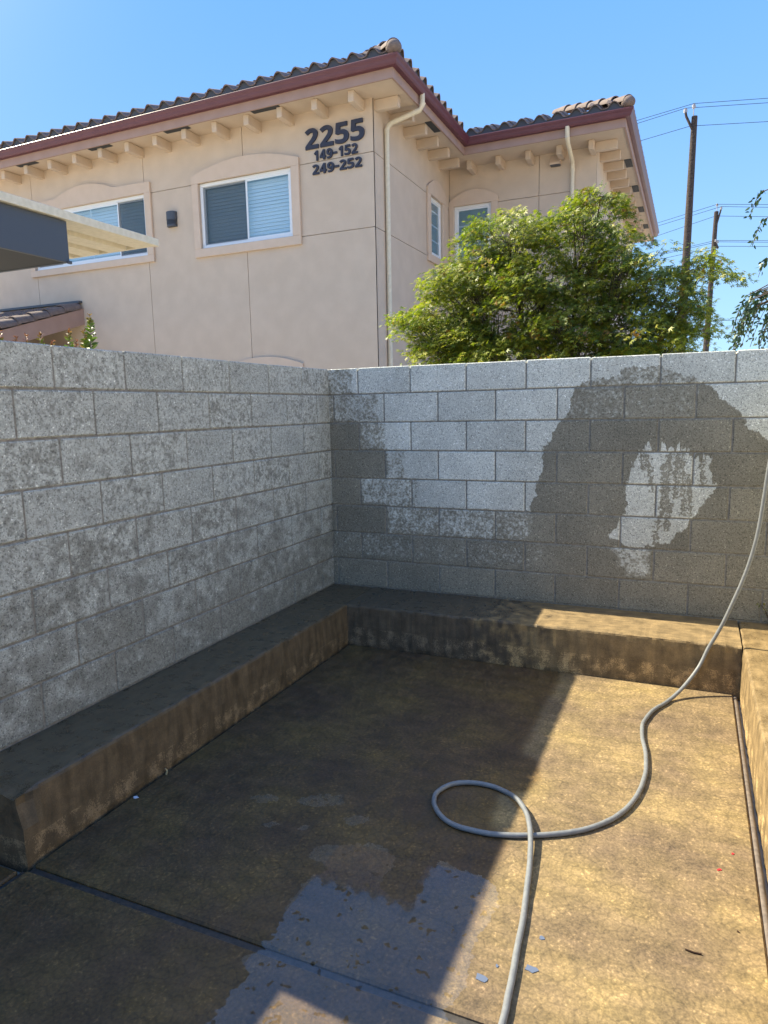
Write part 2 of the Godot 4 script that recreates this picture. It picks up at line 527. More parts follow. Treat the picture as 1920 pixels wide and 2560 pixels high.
# kind 0: back wall, 1: left wall, 2: right wall
func block_material(kind: int) -> StandardMaterial3D:
	var w := 1600
	var h := 936
	var polys := []
	if kind == 0:
		polys = [
			[1.0, V2([1.53, 0.68, 1.51, 0.86, 1.5, 0.93, 1.52, 1.02, 1.55, 1.09, 1.58, 1.16, 1.56, 1.24, 1.59, 1.33, 1.63, 1.38, 1.66, 1.46, 1.71, 1.5, 1.73, 1.57, 1.75, 1.65, 1.8, 1.73, 1.87, 1.75, 1.97, 1.75, 2.01, 1.77, 2.06, 1.81, 2.11, 1.82, 2.19, 1.81, 2.27, 1.81, 2.33, 1.78, 2.39, 1.75, 2.47, 1.74, 2.48, 1.71, 2.54, 1.69, 2.62, 1.61, 2.71, 1.52, 2.77, 1.44, 2.85, 1.37, 2.95, 1.2, 3.1, 1.0, 3.4, 0.8, 3.4, 0.68])],
			[0.72, V2([1.70, 1.49, 1.8, 1.69, 2.5, 1.69, 2.5, 1.49])],
			[0.55, V2([1.79, 1.692, 1.8, 1.73, 1.87, 1.75, 1.97, 1.75, 2.01, 1.77, 2.06, 1.81, 2.11, 1.82, 2.19, 1.81, 2.27, 1.81, 2.33, 1.78, 2.39, 1.75, 2.47, 1.74, 2.5, 1.692])],
			[0.2, V2([2.16, 1.27, 2.11, 1.17, 2.1, 1.09, 2.08, 0.97, 2.06, 0.9, 2.05, 0.81, 2.02, 0.76, 2.08, 0.69, 2.18, 0.69, 2.32, 0.72, 2.41, 0.8, 2.52, 0.9, 2.55, 1.0, 2.59, 1.08, 2.55, 1.22, 2.49, 1.27, 2.4, 1.32, 2.28, 1.33, 2.2, 1.32])],
			
		]
	elif kind == 1:
		polys = [[0.26, rc(-0.1, 3.4, 0)]]
		for r in range(0, 10):
			polys.append([[0.24, 0.26, 0.31, 0.34, 0.42, 0.50, 0.58, 0.63, 0.64, 0.64][r], rc(-0.1, 3.4, r)])  # darker row by row downward: shade painted in, mixed with splash wetness
	else:
		polys = [[0.15, V2([-0.1, 2.0, 3.4, 2.0, 3.4, -0.1, -0.1, -0.1])]]
	var m := mask(w, h, 250, 146, Vector2(WW, WH), polys)
	var damp_shade_ := []
	if kind == 0:
		damp_shade_ = [
			[0.46, rc(-0.1, 0.22, 0)], [0.56, rc(-0.1, 0.40, 1)], [0.9, rc(-0.1, 0.238, 2)], [0.46, rc(0.238, 0.47, 2)], [0.93, rc(-0.1, 0.441, 3)], [0.44, rc(0.441, 0.58, 3)],
			[0.85, rc(-0.1, 0.238, 4)], [0.44, rc(0.238, 0.70, 4)], [0.93, rc(-0.1, 0.441, 5)], [0.50, rc(0.441, 1.6, 5)], [0.74, rc(-0.1, 1.6, 6)], [0.95, rc(1.6, 3.4, 6)], [0.45, V2([1.98, 0.69, 2.25, 0.69, 2.25, 0.5, 2.1, 0.52])], [0.98, rc(-0.1, 3.4, 7)], [0.98, rc(-0.1, 3.4, 8)],
		]
	var ns := nbytes(w, h, noise(96, 0.05, 3), 1, 5)
	var m2 := mask(w, h, 65, 38, Vector2(WW, WH), damp_shade_)
	var n1 := nbytes(w, h, noise(51 + kind, 0.068, 2))
	var n2 := nbytes(w, h, noise(61 + kind, 0.012, 3), 2, 2)
	var n3 := nbytes(w, h, noise(71 + kind, 0.11, 3))
	var pore := noise(81 + kind, 0.42, 1, FastNoiseLite.TYPE_CELLULAR)
	pore.cellular_return_type = FastNoiseLite.RETURN_CELL_VALUE
	var pi_ := nbytes(w, h, pore)
	var n4 := nbytes(w, h, noise(86 + kind, 0.02, 3))
	var gr := grain(w, h, 91 + kind)
	var drips := [[2.21, 1.28, 2.25, 1.04], [2.31, 1.22, 2.31, 0.9], [2.34, 1.29, 2.33, 0.92], [2.38, 1.29, 2.38, 1.0], [2.41, 1.3, 2.43, 0.9], [2.45, 1.16, 2.47, 0.9], [2.30, 0.92, 2.27, 0.71], [2.52, 1.25, 2.53, 1.08], [1.53, 0.95, 1.54, 0.7], [1.48, 0.88, 1.5, 0.72], [2.18, 1.3, 2.19, 1.18], [2.36, 0.98, 2.33, 0.8]]
	var o := PackedByteArray()
	o.resize(w * h * 3)
	var hm := PackedByteArray()
	hm.resize(w * h)
	var dry := [201.0, 200.0, 189.0]
	var wet_shade_rgb := [128.0, 122.0, 107.0]
	if kind == 1:
		dry = [188.0, 188.0, 177.0]
		wet_shade_rgb = [116.0, 114.0, 104.0]
	for j in h:
		var y := (1.0 - (j + 0.5) / h) * WH
		var row := int((1.9 - y) / B)
		var fy := (1.9 - y) / B - row
		var off := 0.0
		if kind == 0:
			off = 0.2378 if row % 2 == 0 else 0.441
		else:
			off = 0.3829 if row % 2 == 0 else 0.1797
		var dr := []
		if kind == 0:
			for d in drips:
				if y < d[1] and y > d[3]:
					dr.append(lerpf(d[0], d[2], (d[1] - y) / (d[1] - d[3])))
		for i in w:
			var k := j * w + i
			var x := (i + 0.5) / w * WW
			var cf := (x - off) / (2.0 * B) + 4.0
			var col := int(cf)
			var fx := cf - col
			var tone := float(((row * 7 + col * 13 + kind * 5) * 2654435 >> 3) % 100) / 100.0 - 0.5
			var a := n1[k] / 255.0 - 0.5
			var c := n2[k] / 255.0 - 0.5
			var e := n3[k] / 255.0 - 0.5
			var inb := minf(minf(fx, 1.0 - fx) * 2.0, minf(fy, 1.0 - fy)) # 0 at the joints
			var kw := k
			if kind == 0:
				var jj := clampi(j + int((ns[k] - 128) * (0.30 if x > 2.05 and x < 2.62 and y > 1.1 and y < 1.4 else 0.09)), 0, h - 1)
				kw = jj * w + clampi(i + int((n2[k] - 128) * 0.16 + (n4[k] - 128) * 0.10), 0, w - 1)
			var mv := maxf(m[kw], m2[k]) / 255.0
			if m[kw] < 62 and m2[k] < 180 and row < 6 and x > 1.9:
				mv = m[kw] / 255.0
			var wet := 0.0
			var g4 := n4[k] / 255.0 - 0.5
			var joint := sst(0.10, 0.0, inb)
			var gn := gr[k] / 255.0 - 0.5
			if kind == 0:
				var edge := 1.0 - absf(mv * 2.0 - 1.0)
				wet = sst(0.34 - 0.24 * edge, 0.66 + 0.26 * edge, mv + a * (0.12 + 0.75 * edge) + e * (0.08 + 0.5 * edge) + g4 * 0.7 * edge + tone * 0.3 * edge + gn * 0.4 * edge + joint * 0.05)
				for d: float in dr:
					var dist := absf(x - d + a * 0.05)
					if dist < 0.024:
						wet = maxf(wet, 0.85 * sst(0.019, 0.007, dist + e * 0.022))
			else:
				var low := sst(0.34, 0.68, mv + c * 0.5 + tone * 0.12 + g4 * 0.3)
				var spot := sst(-0.22, 0.52, a * 1.0 + g4 * 0.7 + e * 0.3 + gn * 0.35 + tone * 0.22 - sst(0.3, 0.0, inb) * 0.10)
				wet = clampf(spot * (0.60 - 0.40 * low) * (0.7 + 0.6 * (tone + 0.5)) + low * 0.72 + 0.05, 0.0, 1.0)  # spots are real blotches; low adds the painted downward shade
			wet *= 0.94
			var t := 1.0 + tone * 0.10 + c * 0.14 + gn * 0.34
			var hv := 150 + int(gn * 90.0)
			if pi_[k] > 222:
				t *= 0.78
				hv = 60
			elif pi_[k] < 4:
				t *= 1.3
			o[k * 3] = int(clampf(lerpf(dry[0], wet_shade_rgb[0], wet) * t, 0.0, 255.0))
			o[k * 3 + 1] = int(clampf(lerpf(dry[1], wet_shade_rgb[1], wet) * t, 0.0, 255.0))
			o[k * 3 + 2] = int(clampf(lerpf(dry[2], wet_shade_rgb[2], wet) * t, 0.0, 255.0))
			hm[k] = hv
	var f := mat(Color.WHITE, 0.9, 0.35)
	f.albedo_texture = tex(w, h, o, Image.FORMAT_RGB8)
	f.heightmap_enabled = true
	f.heightmap_texture = tex(w, h, hm, Image.FORMAT_L8)
	f.heightmap_scale = 0.25
	return f

# one wall: s runs along `al` from p0; blocks between s0 and s1, first joint at off (even rows), rows [r0, r1)
func wall_blocks(parent: Node3D, p0: Vector3, al: Vector3, thick: Vector3, s0: float, s1: float, off: float, r0: int, r1: int, top: float, mt: Material, flat: float) -> void:
	for row in range(r0, r1):
		var y1 := 1.9 - row * B - 0.0045
		var y0 := 1.9 - (row + 1) * B + 0.0045
		if row == r0:
			y1 = top
		var cuts := [s0]
		var c := off - 4.0 * B if row % 2 == 0 else off - 4.0 * B + B
		while c < s1 - 0.06:
			if c > s0 + 0.06:
				cuts.append(c)
			c += 2.0 * B
		cuts.append(s1)
		for i in cuts.size() - 1:
			var a: float = cuts[i] + (0.0045 if i > 0 else 0.0)
			var e: float = cuts[i + 1] - (0.0045 if i < cuts.size() - 2 else 0.0)
			var j := rng.randf_range(-0.0018, 0.0018)
			var b := MB.new()
			b.ux = al / WW
			b.uy = Vector3(0, -1.0 / WH, 0)
			b.uo = Vector2(-p0.dot(al) / WW + flat, 1.0)
			var q0 := p0 + al * a + thick * 0.0 - thick.normalized() * j
			var q1 := p0 + al * e + thick
			q0.y = y0 + rng.randf_range(-0.001, 0.001)
			q1.y = y1 + (rng.randf_range(-0.003, 0.003) if row == r0 else 0.0)
			b.box(q0.min(q1), q0.max(q1), 0.0045)
			part(parent, "block", b.mesh(mt))

func core(parent: Node3D, lo: Vector3, hi: Vector3, mt: Material) -> void:
	var b := MB.new()
	b.box(lo, hi)
	part(parent, "mortar", b.mesh(mt))

func block_walls() -> void:
	var mortar := mottled(mat(Color.WHITE, 0.95, 0.25), c8(120, 115, 106), c8(150, 145, 135), 0.5, 24, 0.03, 5, 0.1)
	var bm := block_material(0)
	var lm := block_material(1)
	var rm := block_material(2)
	var back := thing("block_wall", "grey concrete block wall with a large arched wet stain, maple rising behind it", "block wall")
	wall_blocks(back, Vector3(0, 0, 0), Vector3(1, 0, 0), Vector3(0, 0, -0.2), -0.2, 3.32, 0.2378, 0, 8, TOP, bm, 0.0)
	core(back, Vector3(-0.19, -0.04, -0.194), Vector3(3.31, TOP - 0.02, -0.0055), mortar)
	var left := thing("block_wall", "grey concrete block wall speckled with dark blotches behind the long ledge with the chipped end", "block wall")
	wall_blocks(left, Vector3(0, 0, 0), Vector3(0, 0, 1), Vector3(-0.2, 0, 0), 0.003, 2.99, 0.3829, 0, 8, TOP, lm, 0.0)
	wall_blocks(left, Vector3(0, 0, 0), Vector3(0, 0, 1), Vector3(-0.2, 0, 0), 2.999, 6.2, 0.3829, 2, 10, TOP - 2.0 * B, lm, 0.0)
	core(left, Vector3(-0.194, -0.04, 0.01), Vector3(-0.0055, TOP - 0.02, 2.984), mortar)
	core(left, Vector3(-0.194, -0.04, 2.984), Vector3(-0.0055, TOP - 2.0 * B - 0.02, 6.19), mortar)
	var right := thing("block_wall", "sunlit grey concrete block wall facing the wall with dark blotches across the pen", "block wall")
	wall_blocks(right, Vector3(3.12, 0, 0), Vector3(0, 0, 1), Vector3(0.2, 0, 0), 0.003, 2.99, 0.3829, 0, 8, TOP, rm, 0.0)
	core(right, Vector3(3.1255, -0.04, 0.01), Vector3(3.314, TOP - 0.02, 2.984), mortar)

# ---------------------------------------------------------------- concrete ledges
func ledge_map(w: int, h: int, seed_: int, conc: Array, split: float, dryspan: Array) -> StandardMaterial3D:
	var n1 := nbytes(w, h, noise(seed_, 0.02, 4))
	var n2 := nbytes(w, h, noise(seed_ + 1, 0.05, 4), 4, 1)
	var n3 := nbytes(w, h, noise(seed_ + 2, 0.03, 3), 1, 4)
	var gr := grain(w, h, seed_ + 3)
	var o := PackedByteArray()
	o.resize(w * h * 3)
	var ro := PackedByteArray()
	ro.resize(w * h)
	for j in h:
		var v := (j + 0.5) / h
		var top := v < split
		for i in w:
			var k := j * w + i
			var x := (i + 0.5) / w
			var a := n1[k] / 255.0 - 0.5
			var s := n2[k] / 255.0 - 0.5
			var vs := n3[k] / 255.0 - 0.5
			var t := 1.0 + a * 0.35 + (gr[k] / 255.0 - 0.5) * 0.26
			var c := conc
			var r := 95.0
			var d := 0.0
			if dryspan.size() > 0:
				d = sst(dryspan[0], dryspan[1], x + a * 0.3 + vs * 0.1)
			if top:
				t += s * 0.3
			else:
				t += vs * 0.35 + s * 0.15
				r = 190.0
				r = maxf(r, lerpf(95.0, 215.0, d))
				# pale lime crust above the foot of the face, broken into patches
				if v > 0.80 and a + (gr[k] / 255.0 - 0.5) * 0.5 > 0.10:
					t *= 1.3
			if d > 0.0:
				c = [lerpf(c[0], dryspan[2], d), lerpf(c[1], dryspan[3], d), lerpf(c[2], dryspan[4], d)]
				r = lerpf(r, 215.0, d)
			o[k * 3] = int(clampf(c[0] * t, 0.0, 255.0))
			o[k * 3 + 1] = int(clampf(c[1] * t, 0.0, 255.0))
			o[k * 3 + 2] = int(clampf(c[2] * t, 0.0, 255.0))
			ro[k] = int(clampf(r + a * 130.0 + (gr[k] - 128) * 0.2, 50.0, 255.0))
	var f := mat(Color.WHITE, 1.0, 0.4)
	f.albedo_texture = tex(w, h, o, Image.FORMAT_RGB8)
	f.roughness_texture = tex(w, h, ro, Image.FORMAT_L8)
	f.heightmap_enabled = true
	f.heightmap_texture = tex(w, h, gr, Image.FORMAT_L8)
	f.heightmap_scale = 0.06
	return f

# s along al, d along out from the wall; chips: [s, width, depth]
func ledge_mesh(p0: Vector3, al: Vector3, out: Vector3, len_: float, depth: float, height: float, chips: Array, mt: Material, seed_: int) -> ArrayMesh:
	var f := noise(seed_, 9.0, 4)
	var b := MB.new()
	var steps := int(len_ / 0.02) + 1
	var prof := [Vector2(0.0, height), Vector2(depth * 0.5, height), Vector2(depth - 0.03, height), Vector2(depth - 0.012, height - 0.0015), Vector2(depth - 0.004, height - 0.006), Vector2(depth, height - 0.016), Vector2(depth + 0.002, height - 0.045), Vector2(depth + 0.006, height * 0.5), Vector2(depth + 0.009, 0.02), Vector2(depth + 0.004, -0.035)]
	var per := [0.0]
	for i in range(1, prof.size()):
		per.append(per[i - 1] + prof[i].distance_to(prof[i - 1]))
	var rings := []
	for k in steps + 1:
		var s := len_ * k / steps
		var ring := []
		for i in prof.size():
			var q: Vector2 = prof[i]
			if i >= 2 and i <= 6:
				var j := f.get_noise_2d(s * 3.0, i * 0.15) * 0.004
				q += Vector2(j, j)
				for c in chips:
					var w: float = 1.0 - absf(s - float(c[0])) / float(c[1])
					if w > 0.0:
						var dd: float = c[2] * sqrt(w) * (0.65 + 0.9 * absf(f.get_noise_2d(s * 30.0, i * 3.0)))
						q += Vector2(-dd * (1.0 if i >= 4 else 0.6), -dd * (1.0 if i <= 4 else 0.3))
			elif i >= 7:
				q.x += f.get_noise_2d(s * 1.2, i * 0.4) * 0.006
			else:
				q.y += f.get_noise_2d(s * 0.8, i) * 0.002
			ring.append(p0 + al * s + out * q.x + Vector3.UP * q.y)
		rings.append(ring)
	for k in steps:
		for i in prof.size() - 1:
			var t: Vector2 = (prof[i + 1] - prof[i]).normalized()
			var nn := out * (-t.y) + Vector3.UP * t.x
			var A: Vector3 = rings[k][i]; var Bq: Vector3 = rings[k][i + 1]; var Cq: Vector3 = rings[k + 1][i + 1]; var Dq: Vector3 = rings[k + 1][i]
			var g := (Cq - A).cross(Bq - Dq).normalized()
			if g.dot(nn) < 0.0:
				g = -g
			var u0 := float(k) / steps
			var u1 := float(k + 1) / steps
			var v0: float = per[i] / per[-1]
			var v1: float = per[i + 1] / per[-1]
			b.triuv(A, Bq, Cq, g, g, g, Vector2(u0, v0), Vector2(u0, v1), Vector2(u1, v1))
			b.triuv(A, Cq, Dq, g, g, g, Vector2(u0, v0), Vector2(u1, v1), Vector2(u1, v0))
	for e in [0, steps]:
		var r: Array = rings[e]
		var dirn := -al if e == 0 else al
		var foot: Vector3 = p0 + al * (len_ * e / steps) + Vector3.UP * -0.035
		for i in r.size() - 1:
			b.triuv(foot, r[i], r[i + 1], dirn, dirn, dirn, endv(foot, foot, out), endv(r[i], foot, out), endv(r[i + 1], foot, out))
	return b.mesh(mt)

func endv(p: Vector3, foot: Vector3, out: Vector3) -> Vector2:
	return Vector2(0.3 + (p - foot).dot(out) * 0.35, 0.97 - (p.y - foot.y) * 1.35)

func ledges() -> void:
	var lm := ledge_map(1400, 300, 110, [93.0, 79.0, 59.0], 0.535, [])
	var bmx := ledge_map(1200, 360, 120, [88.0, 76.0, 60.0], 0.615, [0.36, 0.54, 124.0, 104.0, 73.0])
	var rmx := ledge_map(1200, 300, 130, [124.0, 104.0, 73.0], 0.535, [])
	var X := Vector3.RIGHT
	var Z := Vector3.BACK
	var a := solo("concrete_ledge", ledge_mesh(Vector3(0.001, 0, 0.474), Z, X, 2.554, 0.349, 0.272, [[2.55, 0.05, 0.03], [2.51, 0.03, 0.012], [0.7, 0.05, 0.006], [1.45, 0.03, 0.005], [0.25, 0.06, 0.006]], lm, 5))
	tag(a, "long wet dark concrete ledge with a chipped end, under the wall with dark blotches", "ledge")
	var c := solo("concrete_ledge", ledge_mesh(Vector3(0.001, 0, 0.002), Z, X, 0.466, 0.328, 0.271, [], lm, 6))
	tag(c, "short square wet concrete ledge piece in the corner where the two stained walls meet", "ledge")
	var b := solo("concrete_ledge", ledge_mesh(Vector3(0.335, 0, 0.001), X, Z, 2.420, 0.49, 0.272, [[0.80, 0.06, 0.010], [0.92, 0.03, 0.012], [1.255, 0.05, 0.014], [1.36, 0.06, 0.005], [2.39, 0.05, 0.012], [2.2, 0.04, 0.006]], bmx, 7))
	tag(b, "concrete ledge half wet and half sunlit under the wall with the arched stain", "ledge")
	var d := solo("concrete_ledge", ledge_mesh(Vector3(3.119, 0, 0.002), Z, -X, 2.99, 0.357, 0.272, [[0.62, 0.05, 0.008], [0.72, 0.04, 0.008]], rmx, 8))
	tag(d, "dry sunlit tan concrete ledge the hose hangs over, opposite the wet one", "ledge")

# ---------------------------------------------------------------- building
const ZF := -5.5     # front wall face
const XS := -2.08    # side wall face
const ZW := -9.06    # wing front wall face
const XW := 0.70     # wing side wall face
const SOF := 6.16

func rect_panel(b: MB, lo: Vector2, hi: Vector2, holes: Array, z0: float, z1: float) -> void:
	for hl in holes:
		var h: Rect2 = hl
		var hh := h.intersection(Rect2(lo, hi - lo))
		if hh.size.x > 0.01 and hh.size.y > 0.01:
			var rest := holes.duplicate()
			rest.erase(hl)
			for q in [[lo, Vector2(hh.position.x, hi.y)], [Vector2(hh.end.x, lo.y), hi], [Vector2(hh.position.x, lo.y), Vector2(hh.end.x, hh.position.y)], [Vector2(hh.position.x, hh.end.y), Vector2(hh.end.x, hi.y)]]:
				if q[1].x - q[0].x > 0.004 and q[1].y - q[0].y > 0.004:
					rect_panel(b, q[0], q[1], rest, z0, z1)
			return
	b.box(Vector3(lo.x, lo.y, z0), Vector3(hi.x, hi.y, z1))

func arch_top(x0: float, x1: float, spring: float, peak: float, flat0: float, flat1: float) -> Array:
	# points from x1 back to x0 along the top edge
	var o := [x1, spring]
	for k in range(0, 15):
		var t := k / 14.0
		var x := lerpf(flat1, flat0, t)
		var hgt := (peak - spring)
		var e := 1.0 - pow(2.0 * t - 1.0, 2.0)
		o.append(x)
		o.append(spring + hgt * (0.12 + 0.88 * e) if flat0 > x0 + 0.01 else spring + hgt * e)
	o.append(x0)
	o.append(spring)
	return o

func trim(parent: Node3D, xf: Transform3D, outer: Rect2, inner: Rect2, peak: float, f0: float, f1: float) -> void:
	var b := MB.new()
	b.xf = xf
	var z := 0.045
	b.box(Vector3(outer.position.x, outer.position.y, 0.002), Vector3(outer.end.x, inner.position.y, z), 0.006)
	b.box(Vector3(outer.position.x, inner.position.y, 0.002), Vector3(inner.position.x, inner.end.y, z), 0.006)
	b.box(Vector3(inner.end.x, inner.position.y, 0.002), Vector3(outer.end.x, inner.end.y, z), 0.006)
	var pts := [outer.position.x, inner.end.y, outer.end.x, inner.end.y]
	pts.append_array(arch_top(outer.position.x, outer.end.x, outer.end.y, peak, f0, f1))
	var pk := V2(pts)
	var cl := PackedVector2Array()
	for p in pk:
		if cl.size() == 0 or cl[-1].distance_to(p) > 0.002:
			cl.append(p)
	b.poly(cl, 0.002, z)
	part(parent, "window_trim", b.mesh(M.trim))

# frame rect in wall coordinates; cols: [x0, x1, kind] kind 0 fixed, 1 screened slider; blinds: true for slats
func window(parent: Node3D, xf: Transform3D, r: Rect2, cols: Array, blinds: bool, bars_y: Array, bars_x: Array) -> void:
	var b := MB.new()
	b.xf = xf
	var fw := 0.055
	var z0 := -0.07
	var z1 := -0.012
	b.box(Vector3(r.position.x, r.position.y, z0), Vector3(r.end.x, r.position.y + fw, z1), 0.004)
	b.box(Vector3(r.position.x, r.end.y - fw, z0), Vector3(r.end.x, r.end.y, z1), 0.004)
	b.box(Vector3(r.position.x, r.position.y + fw, z0), Vector3(r.position.x + fw, r.end.y - fw, z1), 0.004)
	b.box(Vector3(r.end.x - fw, r.position.y + fw, z0), Vector3(r.end.x, r.end.y - fw, z1), 0.004)
	var w := part(parent, "window", b.mesh(M.white))
	var y0 := r.position.y + fw
	var y1 := r.end.y - fw
	for i in cols.size():
		var c: Array = cols[i]
		var x0: float = maxf(c[0], r.position.x + fw)
		var x1: float = minf(c[1], r.end.x - fw)
		var s := MB.new()
		s.xf = xf
		var q := 0.028
		var zz := -0.03 if c[2] == 0 else -0.05
		s.box(Vector3(x0, y0, zz - 0.015), Vector3(x1, y0 + q, zz + 0.008), 0.003)
		s.box(Vector3(x0, y1 - q, zz - 0.015), Vector3(x1, y1, zz + 0.008), 0.003)
		s.box(Vector3(x0, y0 + q, zz - 0.015), Vector3(x0 + q, y1 - q, zz + 0.008), 0.003)
		s.box(Vector3(x1 - q, y0 + q, zz - 0.015), Vector3(x1, y1 - q, zz + 0.008), 0.003)
		part(w, "sash", s.mesh(M.white))
		var g := MB.new()
		g.xf = xf
		g.quad(Vector3(x0 + q, y0 + q, zz), Vector3(x1 - q, y0 + q, zz), Vector3(x1 - q, y1 - q, zz), Vector3(x0 + q, y1 - q, zz), Vector3.BACK)
		part(w, "pane", g.mesh(M.glass))
		if c[2] == 1:
			var sc := MB.new()
			sc.xf = xf
			sc.quad(Vector3(x0 + 0.01, y0 + 0.01, -0.022), Vector3(x1 - 0.01, y0 + 0.01, -0.022), Vector3(x1 - 0.01, y1 - 0.01, -0.022), Vector3(x0 + 0.01, y1 - 0.01, -0.022), Vector3.BACK)
			part(w, "insect_screen", sc.mesh(M.screen))
	for by: float in bars_y:
		var m := MB.new()
		m.xf = xf
		m.box(Vector3(r.position.x + fw, by - 0.01, -0.046), Vector3(r.end.x - fw, by + 0.01, -0.032), 0.002)
		part(w, "glazing_bar", m.mesh(M.white))
	for bx: float in bars_x:
		var m := MB.new()
		m.xf = xf
		m.box(Vector3(bx - 0.009, y0, -0.046), Vector3(bx + 0.009, y1, -0.032), 0.002)
		part(w, "glazing_bar", m.mesh(M.white))
	if blinds:
		var pitch := 0.056
		var n := int((y1 - y0) / pitch)
		for k in n:
			var yc := y0 + 0.02 + (k + 0.5) * pitch
			var m := MB.new()
			var tilt := Transform3D(Basis(Vector3.RIGHT, -0.32 + rng.randf_range(-0.05, 0.05)), Vector3((r.position.x + r.end.x) * 0.5, yc, -0.125))
			m.xf = xf * tilt
			var hw := r.size.x * 0.5 - fw - 0.01
			m.box(Vector3(-hw, -0.029, -0.0015), Vector3(hw, 0.029, 0.0015), 0.0)
			part(w, "slat", m.mesh(M.blind))

func tile_profile() -> Array:
	var o := []
	for k in 8:
		var t := k / 7.0
		o.append(Vector2(0.19 * t, 0.078 * sin(PI * t)))
	for k in range(1, 5):
		var t := k / 4.0
		o.append(Vector2(0.19 + 0.117 * t, -0.014 * sin(PI * t)))
	return o

func tile_mesh() -> ArrayMesh:
	var pr := tile_profile()
	var b := MB.new()
	var th := 0.016
	var ln := 0.42
	for i in pr.size() - 1:
		var p: Vector2 = pr[i]
		var q: Vector2 = pr[i + 1]
		var t: Vector2 = (q - p).normalized()
		var nn := Vector3(-t.y, t.x, 0)
		b.quad(Vector3(p.x, p.y + th, 0), Vector3(q.x, q.y + th, 0), Vector3(q.x, q.y + th, -ln), Vector3(p.x, p.y + th, -ln), nn)
		b.quad(Vector3(p.x, p.y, 0), Vector3(q.x, q.y, 0), Vector3(q.x, q.y, -ln), Vector3(p.x, p.y, -ln), -nn)
		b.quad(Vector3(p.x, p.y, 0), Vector3(q.x, q.y, 0), Vector3(q.x, q.y + th, 0), Vector3(p.x, p.y + th, 0), Vector3.BACK)
	return b.mesh(M.tile)

func cap_mesh() -> ArrayMesh:
	# tapered half barrel lying along -z, wide open end at z = 0
	var b := MB.new()
	var n := 10
	for k in n:
		var a0 := PI * k / n
		var a1 := PI * (k + 1) / n
		for sgn in 2:
			var r0 := 0.115 - 0.016 * sgn
			var r1 := 0.095 - 0.016 * sgn
			var s := 1.0 if sgn == 0 else -1.0
			var p := Vector3(cos(a0) * r0, sin(a0) * r0, 0); var q := Vector3(cos(a1) * r0, sin(a1) * r0, 0)
			var p2 := Vector3(cos(a0) * r1, sin(a0) * r1, -0.42); var q2 := Vector3(cos(a1) * r1, sin(a1) * r1, -0.42)
			b.quads(p, q, q2, p2, p * s, q * s, q * s, p * s)
		b.quad(Vector3(cos(a0) * 0.115, sin(a0) * 0.115, 0), Vector3(cos(a1) * 0.115, sin(a1) * 0.115, 0), Vector3(cos(a1) * 0.099, sin(a1) * 0.099, 0), Vector3(cos(a0) * 0.099, sin(a0) * 0.099, 0), Vector3.BACK)
	return b.mesh(M.tile)

func tiles_along(roof: Node3D, tm: Mesh, p0: Vector3, al: Vector3, upslope: Vector3, n: int, courses: int, hip0: bool, hip1: bool, len_: float) -> void:
	var nrm := al.cross(-upslope).normalized()
	if nrm.y < 0:
		nrm = -nrm
	var bs := Basis(al, nrm, -upslope)
	for c in courses:
		for i in n:
			var s := i * 0.307
			var plan := c * 0.33
			if hip0 and s < plan - 0.05:
				continue
			if hip1 and s + 0.307 > len_ - plan + 0.12:
				continue
			var bb := bs * Basis(Vector3.RIGHT, -0.035 + rng.randf_range(-0.008, 0.008))
			var o := part(roof, "roof_tile", tm)
			o.transform = Transform3D(bb, p0 + al * (s + rng.randf_range(-0.003, 0.003)) + upslope * (c * 0.35) + nrm * (0.012 if c > 0 else 0.0))

func bird_stop(roof: Node3D, p0: Vector3, al: Vector3, out: Vector3, n: int, low: float) -> void:
	var pts := [Vector2(0, low), Vector2(n * 0.307, low)]
	var pr := tile_profile()
	for i in range(n - 1, -1, -1):
		for k in range(pr.size() - 1, 0 if i > 0 else -1, -1):
			pts.append(Vector2(i * 0.307 + pr[k].x, pr[k].y + 0.004))
	var b := MB.new()
	b.xf = Transform3D(Basis(al, Vector3.UP, out), p0)
	b.poly(PackedVector2Array(pts), -0.02, 0.0)
	part(roof, "bird_stop", b.mesh(M.birdstop))

func corbel(parent: Node3D, xf: Transform3D, x: float, len_: float) -> void:
	var b := MB.new()
	b.xf = xf
	b.box(Vector3(x - 0.048, SOF - 0.155, -0.01), Vector3(x + 0.048, SOF - 0.002, len_), 0.008)
	part(parent, "corbel", b.mesh(M.stucco))

func soffit_vent(parent: Node3D, lo: Vector3, hi: Vector3) -> void:
	var b := MB.new()
	b.box(lo, hi, 0.003)
	var d := hi - lo
	var along := 0 if d.x > d.z else 2
	var n := 5
	for k in n:
		var a := lo
		var e := hi
		var ax := 2 - along
		var st := d[ax] / n
		a[ax] = lo[ax] + st * (k + 0.3)
		e[ax] = a[ax] + st * 0.4
		a.y = lo.y - 0.004
		e.y = lo.y - 0.0005
		a[along] += 0.02
		e[along] -= 0.02
		b.box(a, e)
	part(parent, "soffit_vent", b.mesh(M.vent))

